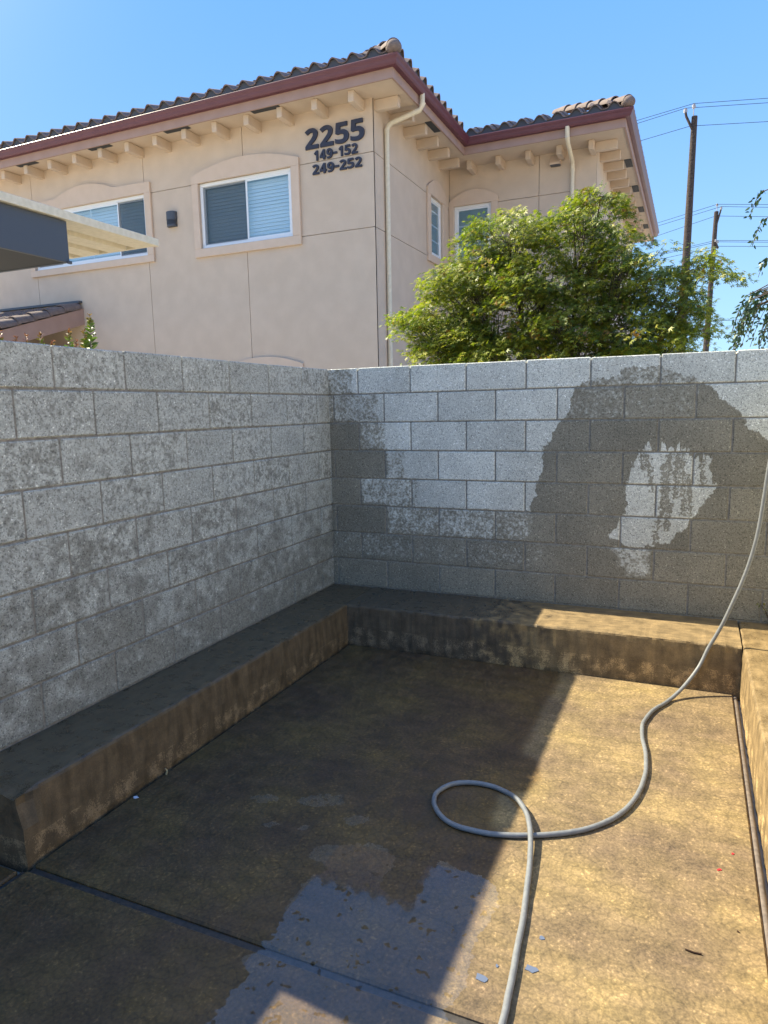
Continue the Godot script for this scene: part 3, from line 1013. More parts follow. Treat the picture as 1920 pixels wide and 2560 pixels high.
func building() -> void:
	var bd := thing("apartment_building", "tan stucco two storey building with barrel tile roof and maroon gutters", "building")
	var F := Transform3D(Basis.IDENTITY, Vector3(0, 0, ZF))
	var S := Transform3D(Basis(Vector3(0, 0, -1), Vector3(0, 1, 0), Vector3(1, 0, 0)), Vector3(XS, 0, 0))   # local x = -z
	var W := Transform3D(Basis.IDENTITY, Vector3(0, 0, ZW))
	var E := Transform3D(Basis(Vector3(0, 0, -1), Vector3(0, 1, 0), Vector3(1, 0, 0)), Vector3(XW, 0, 0))
	var wr := Rect2(-5.325, 4.36, 1.815, 1.05)
	var wl := Rect2(-9.30, 4.38, 2.80, 1.04)
	var wlow := Rect2(-4.85, 1.0, 1.4, 1.2)
	var ww := Rect2(-1.98, 4.42, 0.745, 1.05)
	var wn := Rect2(7.90, 4.38, 0.67, 1.04)
	var we := Rect2(11.2, 4.4, 1.2, 1.05)
	var gap := 0.005
	# front wall: backing, then stucco panels with open control joints between them
	var fp := [[-12.5, 5.415, -9.27, 6.30], [-9.27, 5.415, -6.51, 6.30], [-6.51, 5.415, -4.42, 6.30], [-4.42, 5.415, XS, 6.30],
		[-12.5, 4.5, -9.30, 5.415], [-12.5, 0.0, -9.30, 4.5], [-9.30, 0.0, -6.51, 5.415], [-6.51, 0.0, -4.42, 5.415], [-4.42, 4.34, XS, 5.415], [-4.42, 0.0, XS, 4.34]]
	for p in fp:
		var b := MB.new()
		b.xf = F
		rect_panel(b, Vector2(p[0] + gap, p[1] + gap), Vector2(p[2] - (gap if p[2] < XS - 0.01 else 0.0), p[3] - gap), [wr, wl], -0.03, 0.0)
		part(bd, "wall_panel", b.mesh(M.stucco))
	var bk := MB.new()
	bk.xf = F
	rect_panel(bk, Vector2(-12.5, 0), Vector2(XS - 0.02, 6.3), [wr, wl], -0.2, -0.0325)
	# side wall of the main block
	var sp := [[5.501, 5.415, 9.06, 6.30], [5.501, 4.34, 9.06, 5.415], [5.501, 0.0, 9.06, 4.34]]
	for p in sp:
		var b := MB.new()
		b.xf = S
		rect_panel(b, Vector2(p[0], p[1] + gap), Vector2(p[2], p[3] - gap), [wn], -0.03, 0.0)
		part(bd, "wall_panel", b.mesh(M.stucco))
	bk.xf = S
	rect_panel(bk, Vector2(5.53, 0), Vector2(9.25, 6.3), [wn], -0.2, -0.0325)
	# wing front
	var wp := [[XS + 0.001, 5.455, -0.33, 6.30], [-0.33, 5.455, XW, 6.30], [XS + 0.001, 0.0, -0.33, 5.455], [-0.33, 0.0, XW, 5.455]]
	for p in wp:
		var b := MB.new()
		b.xf = W
		rect_panel(b, Vector2(p[0] + gap, p[1] + gap), Vector2(p[2] - (gap if p[2] < XW - 0.01 else 0.0), p[3] - gap), [ww], -0.03, 0.0)
		part(bd, "wall_panel", b.mesh(M.stucco))
	bk.xf = W
	rect_panel(bk, Vector2(XS, 0), Vector2(XW - 0.02, 6.3), [ww], -0.2, -0.0325)
	# wing side
	for p in [[9.061, 5.455, 16.9, 6.30], [9.061, 0.0, 16.9, 5.455]]:
		var b := MB.new()
		b.xf = E
		rect_panel(b, Vector2(p[0], p[1] + gap), Vector2(p[2], p[3] - gap), [we], -0.03, 0.0)
		part(bd, "wall_panel", b.mesh(M.stucco))
	bk.xf = E
	rect_panel(bk, Vector2(9.09, 0), Vector2(16.9, 6.3), [we], -0.2, -0.0325)
	bk.xf = Transform3D.IDENTITY
	bk.box(Vector3(-12.5, 0, -17.1), Vector3(XW - 0.02, 6.3, -16.92))
	bk.box(Vector3(-12.7, 0, -17.1), Vector3(-12.5, 6.3, ZF - 0.03))
	part(bd, "wall_backing", bk.mesh(M.stucco))
	var inn := MB.new()
	inn.box(Vector3(-12.4, 3.2, ZF - 1.3), Vector3(-3.4, 6.1, ZF - 1.2))
	inn.box(Vector3(-3.5, 3.2, -10.4), Vector3(-3.4, 6.1, ZF - 1.2))
	inn.box(Vector3(-3.4, 3.2, -10.4), Vector3(0.4, 6.1, -10.3))
	inn.box(Vector3(-0.5, 3.2, -16.8), Vector3(-0.4, 6.1, -10.4))
	inn.box(Vector3(-12.4, 3.1, -16.8), Vector3(-2.3, 3.2, -5.75))
	inn.box(Vector3(-2.3, 3.1, -16.8), Vector3(0.45, 3.2, -9.3))
	inn.box(Vector3(-12.4, 6.0, -16.8), Vector3(-2.3, 6.1, -5.75))
	inn.box(Vector3(-2.3, 6.0, -16.8), Vector3(0.45, 6.1, -9.3))
	part(bd, "interior_wall", inn.mesh(M.plaster))
	# windows and trims
	trim(bd, F, Rect2(-5.46, 4.22, 2.10, 1.30), wr, 5.70, -5.46, -3.36)
	window(bd, F, wr, [[-5.325, -4.40, 1], [-4.41, -3.51, 0]], true, [], [])
	trim(bd, F, Rect2(-9.43, 4.26, 3.07, 1.33), wl, 5.76, -8.62, -7.19)
	window(bd, F, wl, [[-9.3, -8.61, 1], [-8.62, -7.16, 0], [-7.17, -6.5, 1]], true, [4.72], [-7.84])
	trim(bd, W, Rect2(XS + 0.006, 4.28, 0.975, 1.28), ww, 5.74, XS + 0.006, -1.099)
	window(bd, W, ww, [[-1.98, -1.235, 0]], false, [4.74, 5.1], [])
	trim(bd, S, Rect2(7.75, 4.25, 1.05, 1.28), wn, 5.73, 7.75, 8.80)
	window(bd, S, wn, [[7.9, 8.57, 0]], false, [4.68, 4.95, 5.2], [])
	trim(bd, E, Rect2(11.05, 4.26, 1.5, 1.28), we, 5.72, 11.05, 12.55)
	window(bd, E, we, [[11.2, 11.8, 0], [11.79, 12.4, 1]], false, [], [])
	# arched head of a ground floor window, just above the block wall
	var lt := MB.new()
	lt.xf = F
	var lp := [-4.95, 1.0, -3.42, 1.0]
	lp.append_array(arch_top(-4.95, -3.42, 2.36, 2.50, -4.95, -3.42))
	var cl := PackedVector2Array()
	for p in V2(lp):
		if cl.size() == 0 or cl[-1].distance_to(p) > 0.002:
			cl.append(p)
	lt.poly(cl, 0.002, 0.035)
	part(bd, "window_trim", lt.mesh(M.trim))
	# eaves
	var zo := -5.01
	var xo := -1.54
	var zw := -8.33
	var xw := 1.24
	var runs := [[Vector3(-12.5, 0, zo), Vector3(xo, 0, zo), Vector3.BACK, 0.0, 1.0], [Vector3(xo, 0, zo), Vector3(xo, 0, zw), Vector3.RIGHT, 1.0, -1.0],
		[Vector3(xo, 0, zw), Vector3(xw, 0, zw), Vector3.BACK, -1.0, 1.0], [Vector3(xw, 0, zw), Vector3(xw, 0, -17.4), Vector3.RIGHT, 1.0, 0.0]]
	var fas := [Vector2(-0.03, 6.14), Vector2(0.0, 6.14), Vector2(0.0, 6.40), Vector2(-0.03, 6.40)]
	var gut := [Vector2(0.003, 6.275), Vector2(0.075, 6.275), Vector2(0.092, 6.30), Vector2(0.105, 6.335), Vector2(0.125, 6.365), Vector2(0.132, 6.385), Vector2(0.127, 6.392), Vector2(0.118, 6.388), Vector2(0.112, 6.375), Vector2(0.02, 6.37), Vector2(0.003, 6.375)]
	for r in runs:
		var b := MB.new()
		b.run(fas, r[0], r[1], r[2], r[3], r[4])
		part(bd, "fascia", b.mesh(M.fascia))
		var g := MB.new()
		g.run(gut, r[0], r[1], r[2], r[3], r[4])
		part(bd, "gutter", g.mesh(M.gutter))
	var so := MB.new()
	so.box(Vector3(-12.5, SOF, ZF - 0.1), Vector3(xo - 0.032, SOF + 0.03, zo - 0.032))
	so.box(Vector3(XS - 0.1, SOF, zw - 0.032), Vector3(xo - 0.032, SOF + 0.03, ZF - 0.102))
	so.box(Vector3(XS - 0.1, SOF, ZW - 0.1), Vector3(xw - 0.032, SOF + 0.03, zw - 0.034))
	so.box(Vector3(XW - 0.1, SOF, -17.38), Vector3(xw - 0.032, SOF + 0.03, ZW - 0.102))
	part(bd, "soffit", so.mesh(M.stucco))
	for k in 13:
		corbel(bd, F, -2.26 - 0.607 * k, 0.37)
	for k in 6:
		corbel(bd, S, 5.62 + 0.575 * k, 0.38)
	for k in 5:
		corbel(bd, W, -1.57 + 0.553 * k, 0.37)
	for k in 14:
		corbel(bd, E, 8.86 + 0.285 + 0.585 * k - 0.25, 0.36)
	for x: float in [-9.11, -7.33, -5.66, -3.95]:
		soffit_vent(bd, Vector3(x, SOF - 0.008, -5.17), Vector3(x + 0.5, SOF - 0.001, -5.055))
	soffit_vent(bd, Vector3(-1.70, SOF - 0.008, -7.15), Vector3(-1.58, SOF - 0.001, -6.68))
	for k in 4:
		soffit_vent(bd, Vector3(1.07, SOF - 0.008, -10.5 - 1.75 * k), Vector3(1.19, SOF - 0.001, -10.02 - 1.75 * k))
	# roof
	var roof := part(bd, "roof", roof_deck())
	var tm := tile_mesh()
	var cm := cap_mesh()
	var sl := Vector3(0, 0.33, -0.944).normalized()
	var slx := Vector3(-0.944, 0.33, 0).normalized()
	var n0 := 34
	tiles_along(roof, tm, Vector3(-1.60 - n0 * 0.307, 6.452, -4.935), Vector3.RIGHT, sl, n0, 2, false, true, n0 * 0.307)
	bird_stop(roof, Vector3(-1.60 - n0 * 0.307, 6.452, -4.955), Vector3.RIGHT, Vector3.BACK, n0, -0.07)
	tiles_along(roof, tm, Vector3(-1.465, 6.452, -5.06), Vector3(0, 0, -1), slx, 10, 2, true, false, 3.07)
	bird_stop(roof, Vector3(-1.485, 6.452, -5.06), Vector3(0, 0, -1), Vector3.RIGHT, 10, -0.07)
	tiles_along(roof, tm, Vector3(-1.50, 6.452, -8.255), Vector3.RIGHT, sl, 9, 2, false, true, 2.76)
	bird_stop(roof, Vector3(-1.50, 6.452, -8.275), Vector3.RIGHT, Vector3.BACK, 9, -0.07)
	tiles_along(roof, tm, Vector3(1.315, 6.452, -8.40), Vector3(0, 0, -1), slx, 29, 2, true, false, 8.9)
	bird_stop(roof, Vector3(1.295, 6.452, -8.40), Vector3(0, 0, -1), Vector3.RIGHT, 29, -0.07)
	var hd := Vector3(-1, 0.40, -1).normalized()
	for hp: Vector3 in [Vector3(-1.50, 6.50, -4.97), Vector3(1.28, 6.50, -8.29)]:
		for k in 6:
			var zb := -hd
			var xb := Vector3.UP.cross(zb).normalized()
			var yb := zb.cross(xb)
			var o := part(roof, "ridge_cap", cm)
			o.transform = Transform3D(Basis(xb, yb, zb) * Basis(Vector3.RIGHT, -0.05), hp + hd * (0.34 * k) + Vector3.UP * 0.012 * minf(k, 1))
		var eb := SphereMesh.new()
		eb.radius = 0.112
		eb.height = 0.19
		eb.radial_segments = 20
		eb.rings = 10
		eb.material = M.tile
		part(roof, "ridge_cap_end", eb, hp + Vector3(-0.005, 0.0, -0.005))
	# downspouts
	spout(bd, [Vector3(-1.485, 6.30, -6.02), Vector3(-1.485, 6.15, -6.02), Vector3(-1.52, 6.07, -6.01), Vector3(-1.95, 5.94, -5.93), Vector3(-2.01, 5.90, -5.915), Vector3(-2.035, 5.82, -5.91), Vector3(-2.035, 2.36, -5.89)])
	spout(bd, [Vector3(-2.035, 2.40, -5.89), Vector3(-2.035, 0.0, -5.88)])
	spout(bd, [Vector3(0.30, 6.29, -8.27), Vector3(0.30, 6.12, -8.30), Vector3(0.298, 6.05, -8.38), Vector3(0.288, 5.93, -8.92), Vector3(0.284, 5.87, -8.99), Vector3(0.283, 5.80, -9.01), Vector3(0.28, 0.0, -9.01)])
	# exhaust hood
	var hv := MB.new()
	hv.run([Vector2(0.0, 5.93), Vector2(0.0, 6.10), Vector2(0.03, 6.10), Vector2(0.12, 5.96), Vector2(0.12, 5.93)], Vector3(-0.12, 0, ZW), Vector3(0.07, 0, ZW), Vector3.BACK, 0, 0)
	var hood := part(bd, "vent_hood", hv.mesh(M.trim))
	var hv2 := MB.new()
	hv2.box(Vector3(-0.11, 5.915, ZW + 0.004), Vector3(0.06, 5.929, ZW + 0.11))
	part(hood, "damper", hv2.mesh(M.dark))
	porch(bd, tm)
	# things fixed to the front wall
	house_number("2255", Vector2(-3.25, 5.605), Vector2(1.05, 0.30), "large dark number 2255 mounted on the stucco wall")
	house_number("149-152", Vector2(-3.11, 5.425), Vector2(0.785, 0.145), "small dark number 149-152 mounted under the large number")
	house_number("249-252", Vector2(-3.13, 5.225), Vector2(0.87, 0.145), "small dark number 249-252, lowest line of the wall numbers")
	var wlgt := thing("wall_lamp", "dark rounded louvred wall lamp mounted between the two wide front windows", "wall lamp", Vector3(-5.925, 4.79, ZF))
	var lb := MB.new()
	for seg in [[0.11, 0.245, 0.10], [0.0, 0.025, 0.095]]:
		lb.xf = Transform3D(Basis(Vector3(1, 0, 0), Vector3(0, 0, -1), Vector3(0, 1, 0)), Vector3.ZERO)
		lb.poly(half_round(seg[2], 0.10), seg[0], seg[1])
	part(wlgt, "housing", lb.mesh(M.dark))
	for k in 4:
		var lv := MB.new()
		lv.xf = Transform3D(Basis(Vector3(1, 0, 0), Vector3(0, 0, -1), Vector3(0, 1, 0)), Vector3.ZERO)
		lv.poly(half_round(0.099, 0.097), 0.03 + 0.021 * k, 0.040 + 0.021 * k)
		part(wlgt, "louvre", lv.mesh(M.dark))
	var lc := MB.new()
	lc.box(Vector3(-0.07, 0.02, 0.002), Vector3(0.07, 0.12, 0.045))
	part(wlgt, "lens", lc.mesh(M.vent))

func half_round(w: float, d: float) -> PackedVector2Array:
	var o := PackedVector2Array([Vector2(-w, 0)])
	o.append(Vector2(w, 0))
	for k in range(1, 10):
		var a := PI * k / 10.0
		o.append(Vector2(cos(a) * w, -0.03 - sin(a) * (d - 0.03)))
	return o

func spout(parent: Node3D, pts: Array) -> void:
	var b := MB.new()
	b.tube(pts, [0.038], 12)
	for i in range(1, pts.size() - 1):
		if i == 1 or i == pts.size() - 2:
			var d: Vector3 = (pts[i + 1] - pts[i]).normalized()
			b.tube([pts[i] - d * 0.03, pts[i] + d * 0.03], [0.041], 12)
	part(parent, "downspout", b.mesh(M.cream))

func roof_deck() -> ArrayMesh:
	var b := MB.new()
	var e := 6.42
	var k := 0.35
	var q := func(x: float, z: float, rise: float) -> Vector3: return Vector3(x, e + rise * k, z)
	var up := Vector3.UP
	b.quad(q.call(-12.5, -4.97, 0.0), q.call(-1.50, -4.97, 0.0), q.call(-6.5, -9.97, 5.0), q.call(-12.5, -9.97, 5.0), up)
	b.quad(q.call(-1.50, -4.97, 0.0), q.call(-1.50, -17.4, 0.0), q.call(-6.5, -17.4, 5.0), q.call(-6.5, -9.97, 5.0), up)
	b.quad(q.call(-12.5, -9.97, 5.0), q.call(-6.5, -9.97, 5.0), q.call(-6.5, -17.4, 5.0), q.call(-12.5, -17.4, 5.0), up)
	b.quad(q.call(-4.28, -11.07, 2.78), q.call(-1.50, -8.29, 0.0), q.call(1.28, -8.29, 0.0), q.call(-1.5, -11.07, 2.78), up)
	b.quad(q.call(1.28, -8.29, 0.0), q.call(1.28, -17.4, 0.0), q.call(-1.5, -17.4, 2.78), q.call(-1.5, -11.07, 2.78), up)
	return b.mesh(M.tile)

func porch(bd: Node3D, tm: Mesh) -> void:
	var xr := -8.19
	var s := 0.315
	var y0 := 3.60
	var z1 := -3.70
	var b := MB.new()
	b.quad(Vector3(-11.2, y0 - 0.03, ZF + 0.005), Vector3(xr, y0 - 0.03, ZF + 0.005), Vector3(xr, y0 - 0.03 + s * (ZF - z1), z1), Vector3(-11.2, y0 - 0.03 + s * (ZF - z1), z1), Vector3.UP)
	var pr := part(bd, "porch_roof", b.mesh(M.tile))
	var up := Vector3(0, s, -1).normalized()
	for c in 5:
		for i in 9:
			var o := part(pr, "roof_tile", tm)
			var bs := Basis(Vector3.RIGHT, Vector3.RIGHT.cross(-up).normalized() * -1.0, -up)
			if bs.y.y < 0:
				bs.y = -bs.y
			o.transform = Transform3D(bs * Basis(Vector3.RIGHT, -0.035), Vector3(xr - 0.16 - 0.307 * (i + 1), y0 + s * (ZF - z1) + 0.02, z1) + up * (0.35 * c))
	var cmsh := cap_mesh()
	for k in 5:
		var o := part(pr, "rake_tile", cmsh)
		var yb := Vector3.RIGHT.cross(up).normalized()
		if yb.y < 0: yb = -yb
		o.transform = Transform3D(Basis(Vector3.RIGHT, yb, -up) * Basis(Vector3.RIGHT, -0.05), Vector3(xr - 0.09, y0 + s * (ZF - z1) + 0.02, z1) + up * (0.355 * k))
		o.scale = Vector3(1.25, 1.2, 1.0)
	var fb := MB.new()
	var d := ZF - z1
	fb.xf = Transform3D(Basis(Vector3(0, 0, 1), Vector3(0, 1, 0), Vector3(-1, 0, 0)), Vector3(xr + 0.02, 0, 0))
	fb.poly(PackedVector2Array([Vector2(ZF + 0.002, y0 - 0.01), Vector2(ZF + 0.002, y0 - 0.30), Vector2(z1, y0 - 0.30 + s * d), Vector2(z1, y0 - 0.01 + s * d)]), 0.0, 0.045)
	part(bd, "barge_board", fb.mesh(M.fascia))
	var wb := MB.new()
	wb.box(Vector3(-11.0, 0, ZF + 0.004), Vector3(xr - 0.35, 2.86, z1 - 0.4))
	part(bd, "porch_wall", wb.mesh(M.stucco))
	var fl := MB.new()
	fl.box(Vector3(-10.4, y0 + 0.09, ZF + 0.003), Vector3(xr, y0 + 0.13, ZF + 0.09))
	part(bd, "flashing", fl.mesh(M.dark))

func house_number(txt: String, at: Vector2, size: Vector2, label: String) -> void:
	var t := thing("house_number", label, "house number", Vector3(at.x, at.y, ZF))
	var sysf := SystemFont.new()
	var font := FontVariation.new()
	sysf.font_names = PackedStringArray(["Droid Sans"])
	sysf.font_weight = 700
	font.base_font = sysf
	font.variation_embolden = 0.3
	var total := 0.0
	var adv := []
	for ch in txt:
		var a := 0.62 if ch == "-" else 1.0
		adv.append(a)
		total += a
	var x := 0.0
	for i in txt.length():
		var tm := TextMesh.new()
		tm.text = txt[i]
		tm.font = font
		tm.font_size = 96
		tm.pixel_size = 0.01
		tm.depth = 0.12
		tm.curve_step = 1.0
		tm.material = M.number
		var bb := tm.get_aabb()
		var cellw: float = size.x * adv[i] / total
		var o := part(t, "hyphen" if txt[i] == "-" else "digit", tm)
		var gw := cellw * (0.88 if txt[i] != "1" else 0.58)
		var sy := size.y / maxf(bb.size.y, 0.01)
		var sx := gw / maxf(bb.size.x, 0.01)
		var yo := 0.0
		if txt[i] == "-":
			sy = size.y * 0.2 / maxf(bb.size.y, 0.01)
			yo = size.y * 0.36
		o.scale = Vector3(sx, sy, 0.028 / 0.12)
		o.position = Vector3(x + (cellw - gw) * 0.5 - bb.position.x * sx, yo - bb.position.y * sy, 0.016)
		x += cellw

# ---------------------------------------------------------------- unseen building added beside the camera to bounce sunlight into the shade
func bounce_building() -> void:
	var t := thing("added_bounce_building", "unseen pale stucco building added to bounce warm sunlight into the shaded pen", "building", Vector3(15.0, 0, 5.0))
	var X := Transform3D(Basis(Vector3(0, 0, 1), Vector3(0, 1, 0), Vector3(-1, 0, 0)), Vector3.ZERO)   # local x = z, faces -x
	var holes := []
	for k in 5:
		for f in 2:
			holes.append(Rect2(-8.2 + k * 3.6, 1.0 + f * 3.3, 1.8, 1.1))
	var b := MB.new()
	b.xf = X
	rect_panel(b, Vector2(-9.5, -0.04), Vector2(9.5, 6.4), holes, -0.2, 0.0)
	b.xf = Transform3D.IDENTITY
	b.box(Vector3(0.2, -0.04, -9.5), Vector3(9.0, 6.4, -9.3))
	b.box(Vector3(0.2, -0.04, 9.3), Vector3(9.0, 6.4, 9.5))
	b.box(Vector3(8.8, -0.04, -9.3), Vector3(9.0, 6.4, 9.3))
	part(t, "wall", b.mesh(M.stucco))
	for h: Rect2 in holes:
		window(t, X, h, [[h.position.x, h.position.x + 0.91, 1], [h.position.x + 0.90, h.end.x, 0]], false, [], [])
	var r := MB.new()
	r.quad(Vector3(-0.6, 6.42, -10.0), Vector3(-0.6, 6.42, 10.0), Vector3(4.5, 8.2, 6.0), Vector3(4.5, 8.2, -6.0), Vector3.UP)
	r.quad(Vector3(9.6, 6.42, -10.0), Vector3(9.6, 6.42, 10.0), Vector3(4.5, 8.2, 6.0), Vector3(4.5, 8.2, -6.0), Vector3.UP)
	r.tri(Vector3(-0.6, 6.42, -10.0), Vector3(9.6, 6.42, -10.0), Vector3(4.5, 8.2, -6.0), Vector3.UP, Vector3.UP, Vector3.UP)
	r.tri(Vector3(-0.6, 6.42, 10.0), Vector3(9.6, 6.42, 10.0), Vector3(4.5, 8.2, 6.0), Vector3.UP, Vector3.UP, Vector3.UP)
	r.box(Vector3(-0.6, 6.40, -10.0), Vector3(9.6, 6.418, 10.0))
	part(t, "roof", r.mesh(M.tile))

# ---------------------------------------------------------------- carport
func carport() -> void:
	var t := thing("carport", "dark grey carport canopy with a cream metal deck edge", "carport", Vector3(0, 0, 0))
	var d := MB.new()
	# deep dark fascia panels round the frame, closed below by a shade-dark panel
	d.box(Vector3(-2.735, 2.942, -0.215), Vector3(-2.705, 3.298, 7.0), 0.003)
	part(t, "fascia", d.mesh(M.dark))
	var d2 := MB.new()
	d2.box(Vector3(-8.0, 2.942, -0.215), Vector3(-2.737, 3.298, -0.185), 0.003)
	part(t, "fascia", d2.mesh(M.dark))
	var so := MB.new()
	so.box(Vector3(-8.0, 2.95, -0.184), Vector3(-2.737, 2.97, 7.0))
	part(t, "soffit", so.mesh(mat(c8(46, 48, 54), 0.6, 0.4)))  # dark panel stands in for the shade inside the open canopy
	var tip := MB.new()
	tip.box(Vector3(-2.706, 2.93, -0.222), Vector3(-2.68, 2.955, -0.18), 0.004)
	part(t, "corner_bracket", tip.mesh(M.dark))
	# deck: edge channel and corrugated sheet, ribs along z
	var e := MB.new()
	e.box(Vector3(-2.70, 3.30, -1.343), Vector3(-2.658, 3.372, 7.0), 0.003)
	part(t, "deck_edge", e.mesh(M.cream))
	var e2 := MB.new()
	e2.box(Vector3(-8.0, 3.304, -1.343), Vector3(-2.702, 3.371, -1.315), 0.003)
	part(t, "deck_edge", e2.mesh(M.cream))
	var k := MB.new()
	var x := -2.702
	while x > -8.0:
		var pts := [Vector2(x, 3.305), Vector2(x - 0.24, 3.305), Vector2(x - 0.255, 3.368), Vector2(x - 0.365, 3.368), Vector2(x - 0.38, 3.305)]
		for i in 4:
			var a: Vector2 = pts[i]
			var c: Vector2 = pts[i + 1]
			var tt := (c - a).normalized()
			k.quad(Vector3(a.x, a.y, -1.313), Vector3(c.x, c.y, -1.313), Vector3(c.x, c.y, 7.0), Vector3(a.x, a.y, 7.0), Vector3(tt.y, -tt.x, 0) * (1.0 if -tt.x < 0 else -1.0))
		x -= 0.38
	part(t, "deck", k.mesh(M.cream))
	for z: float in [0.6, 5.6]:
		var p := MB.new()
		p.box(Vector3(-5.1, -0.04, z - 0.08), Vector3(-4.94, 2.95, z + 0.08), 0.006)
		part(t, "post", p.mesh(M.dark))

# ---------------------------------------------------------------- utility poles and wires
func line(called: String, label: String, group: String, pts: Array, r: float) -> void:
	var b := MB.new()
	b.tube(pts, [r], 5, false)
	tag(solo(called, b.mesh(M.wire)), label, "power line", group)

func bez(a: Vector3, b: Vector3, sag: float, n := 10) -> Array:
	var o := []
	for k in n + 1:
		var t := float(k) / n
		o.append(a.lerp(b, t) + Vector3.DOWN * sag * 4.0 * t * (1.0 - t))
	return o

func poles() -> void:
	var p1 := thing("utility_pole", "taller weathered wooden utility pole with a pin insulator and a slanted arm", "utility pole", Vector3(1.79, -0.04, -28.44))
	var b := MB.new()
	b.tube([Vector3.ZERO, Vector3(0.10, 6.0, 0), Vector3(0.22, 13.22, 0)], [0.19, 0.17, 0.115], 12)
	part(p1, "pole", b.mesh(M.pole))
	var q := Vector3(1.79, -0.04, -28.44)
	var ar := MB.new()
	ar.tube([Vector3(1.93, 12.7, -28.36) - q, Vector3(1.70, 13.20, -28.36) - q, Vector3(1.66, 13.38, -28.36) - q], [0.055], 6)
	part(p1, "arm", ar.mesh(M.pole))
	var pin := MB.new()
	pin.tube([Vector3(1.97, 13.1, -28.44) - q, Vector3(1.97, 13.50, -28.44) - q], [0.022], 6)
	part(p1, "pin", pin.mesh(M.insulator))
	for s: Vector3 in [Vector3(1.97, 13.58, -28.44), Vector3(1.66, 13.44, -28.36)]:
		insulator(p1, s - q)
	var p2 := thing("utility_pole", "shorter distant wooden utility pole with insulators at two levels", "utility pole", Vector3(2.93, -0.04, -47.43))
	q = Vector3(2.93, -0.04, -47.43)
	b = MB.new()
	b.tube([Vector3.ZERO, Vector3(0.12, 5.2, 0), Vector3(0.36, 13.87, 0)], [0.22, 0.19, 0.13], 12)
	part(p2, "pole", b.mesh(M.pole))
	ar = MB.new()
	ar.tube([Vector3(3.36, 13.1, -47.35) - q, Vector3(3.55, 13.9, -47.35) - q], [0.06], 6)
	ar.tube([Vector3(3.24, 12.1, -47.35) - q, Vector3(3.48, 11.5, -47.35) - q], [0.08], 6)
	part(p2, "arm", ar.mesh(M.pole))
	pin = MB.new()
	pin.tube([Vector3(3.31, 13.8, -47.43) - q, Vector3(3.32, 14.2, -47.43) - q], [0.025], 6)
	part(p2, "pin", pin.mesh(M.insulator))
	for s: Vector3 in [Vector3(3.32, 14.24, -47.43), Vector3(3.56, 14.0, -47.35), Vector3(3.33, 12.01, -47.30), Vector3(3.44, 11.91, -47.30)]:
		insulator(p2, s - q)
	# three wires on the near pole, six on the far one, one low service wire
	var near := [[Vector3(1.96, 13.68, -28.44), Vector3(-0.09, 13.60, -28.9), Vector3(4.70, 13.58, -29.0)], [Vector3(1.66, 13.53, -28.36), Vector3(-0.09, 13.48, -28.9), Vector3(4.70, 13.41, -29.0)], [Vector3(1.87, 12.79, -28.3), Vector3(0.14, 12.77, -28.9), Vector3(4.74, 12.70, -29.0)]]
	var nl := ["topmost power line on the taller wooden pole, carried by its pin insulator", "power line carried by the slanted arm of the taller wooden pole", "lowest power line on the taller wooden pole, tied below the slanted arm"]
	for i in 3:
		var w: Array = near[i]
		var a: Vector3 = w[0]
		line("power_line", nl[i], "power lines on the taller pole", [w[1] + (w[1] - a) * 6.0, a, w[2] + (w[2] - a) * 4.0], 0.011)
	var far := [[3.33, 14.24], [3.56, 14.07], [3.26, 13.53], [3.33, 12.01], [3.44, 11.91], [3.49, 11.63]]
	var lft := [Vector3(0.10, 14.14, -49.55), Vector3(0.18, 13.98, -49.7), Vector3(0.24, 13.43, -50.0), Vector3(-0.32, 11.94, -49.5), Vector3(-0.5, 11.85, -49.6), Vector3(-0.42, 11.58, -49.7)]
	var rgt := [Vector3(6.32, 14.22, -48.9), Vector3(6.34, 14.05, -48.9), Vector3(6.36, 13.47, -48.9), Vector3(6.43, 11.97, -48.9), Vector3(6.44, 11.87, -48.9), Vector3(6.46, 11.60, -48.9)]
	var flb := ["topmost power line on the shorter distant pole, carried by its pin", "second power line from the top of the shorter distant pole, on its short arm", "third power line of the shorter distant pole, tied below its short arm", "upper line of the middle bundle on the shorter distant pole", "middle line of the middle bundle on the shorter distant pole", "lower line of the middle bundle on the shorter distant pole"]
	for i in 6:
		var a := Vector3(far[i][0], far[i][1], -47.3)
		line("power_line", flb[i], "power lines on the distant pole", [lft[i] + (lft[i] - a) * 5.0, a, rgt[i] + (rgt[i] - a) * 4.0], 0.015)
	line("power_line", "single low service wire leaving the distant pole above the block wall", "", [Vector3(3.12, 6.95, -47.44), Vector3(6.9, 6.95, -48.6), Vector3(14.0, 6.95, -50.0)], 0.016)

func insulator(parent: Node3D, at: Vector3) -> void:
	var b := MB.new()
	b.tube([at + Vector3(0, -0.09, 0), at + Vector3(0, -0.04, 0), at + Vector3(0, -0.03, 0), at + Vector3(0, 0.03, 0), at + Vector3(0, 0.08, 0)], [0.05, 0.09, 0.06, 0.08, 0.035], 8)
	part(parent, "insulator", b.mesh(M.insulator))

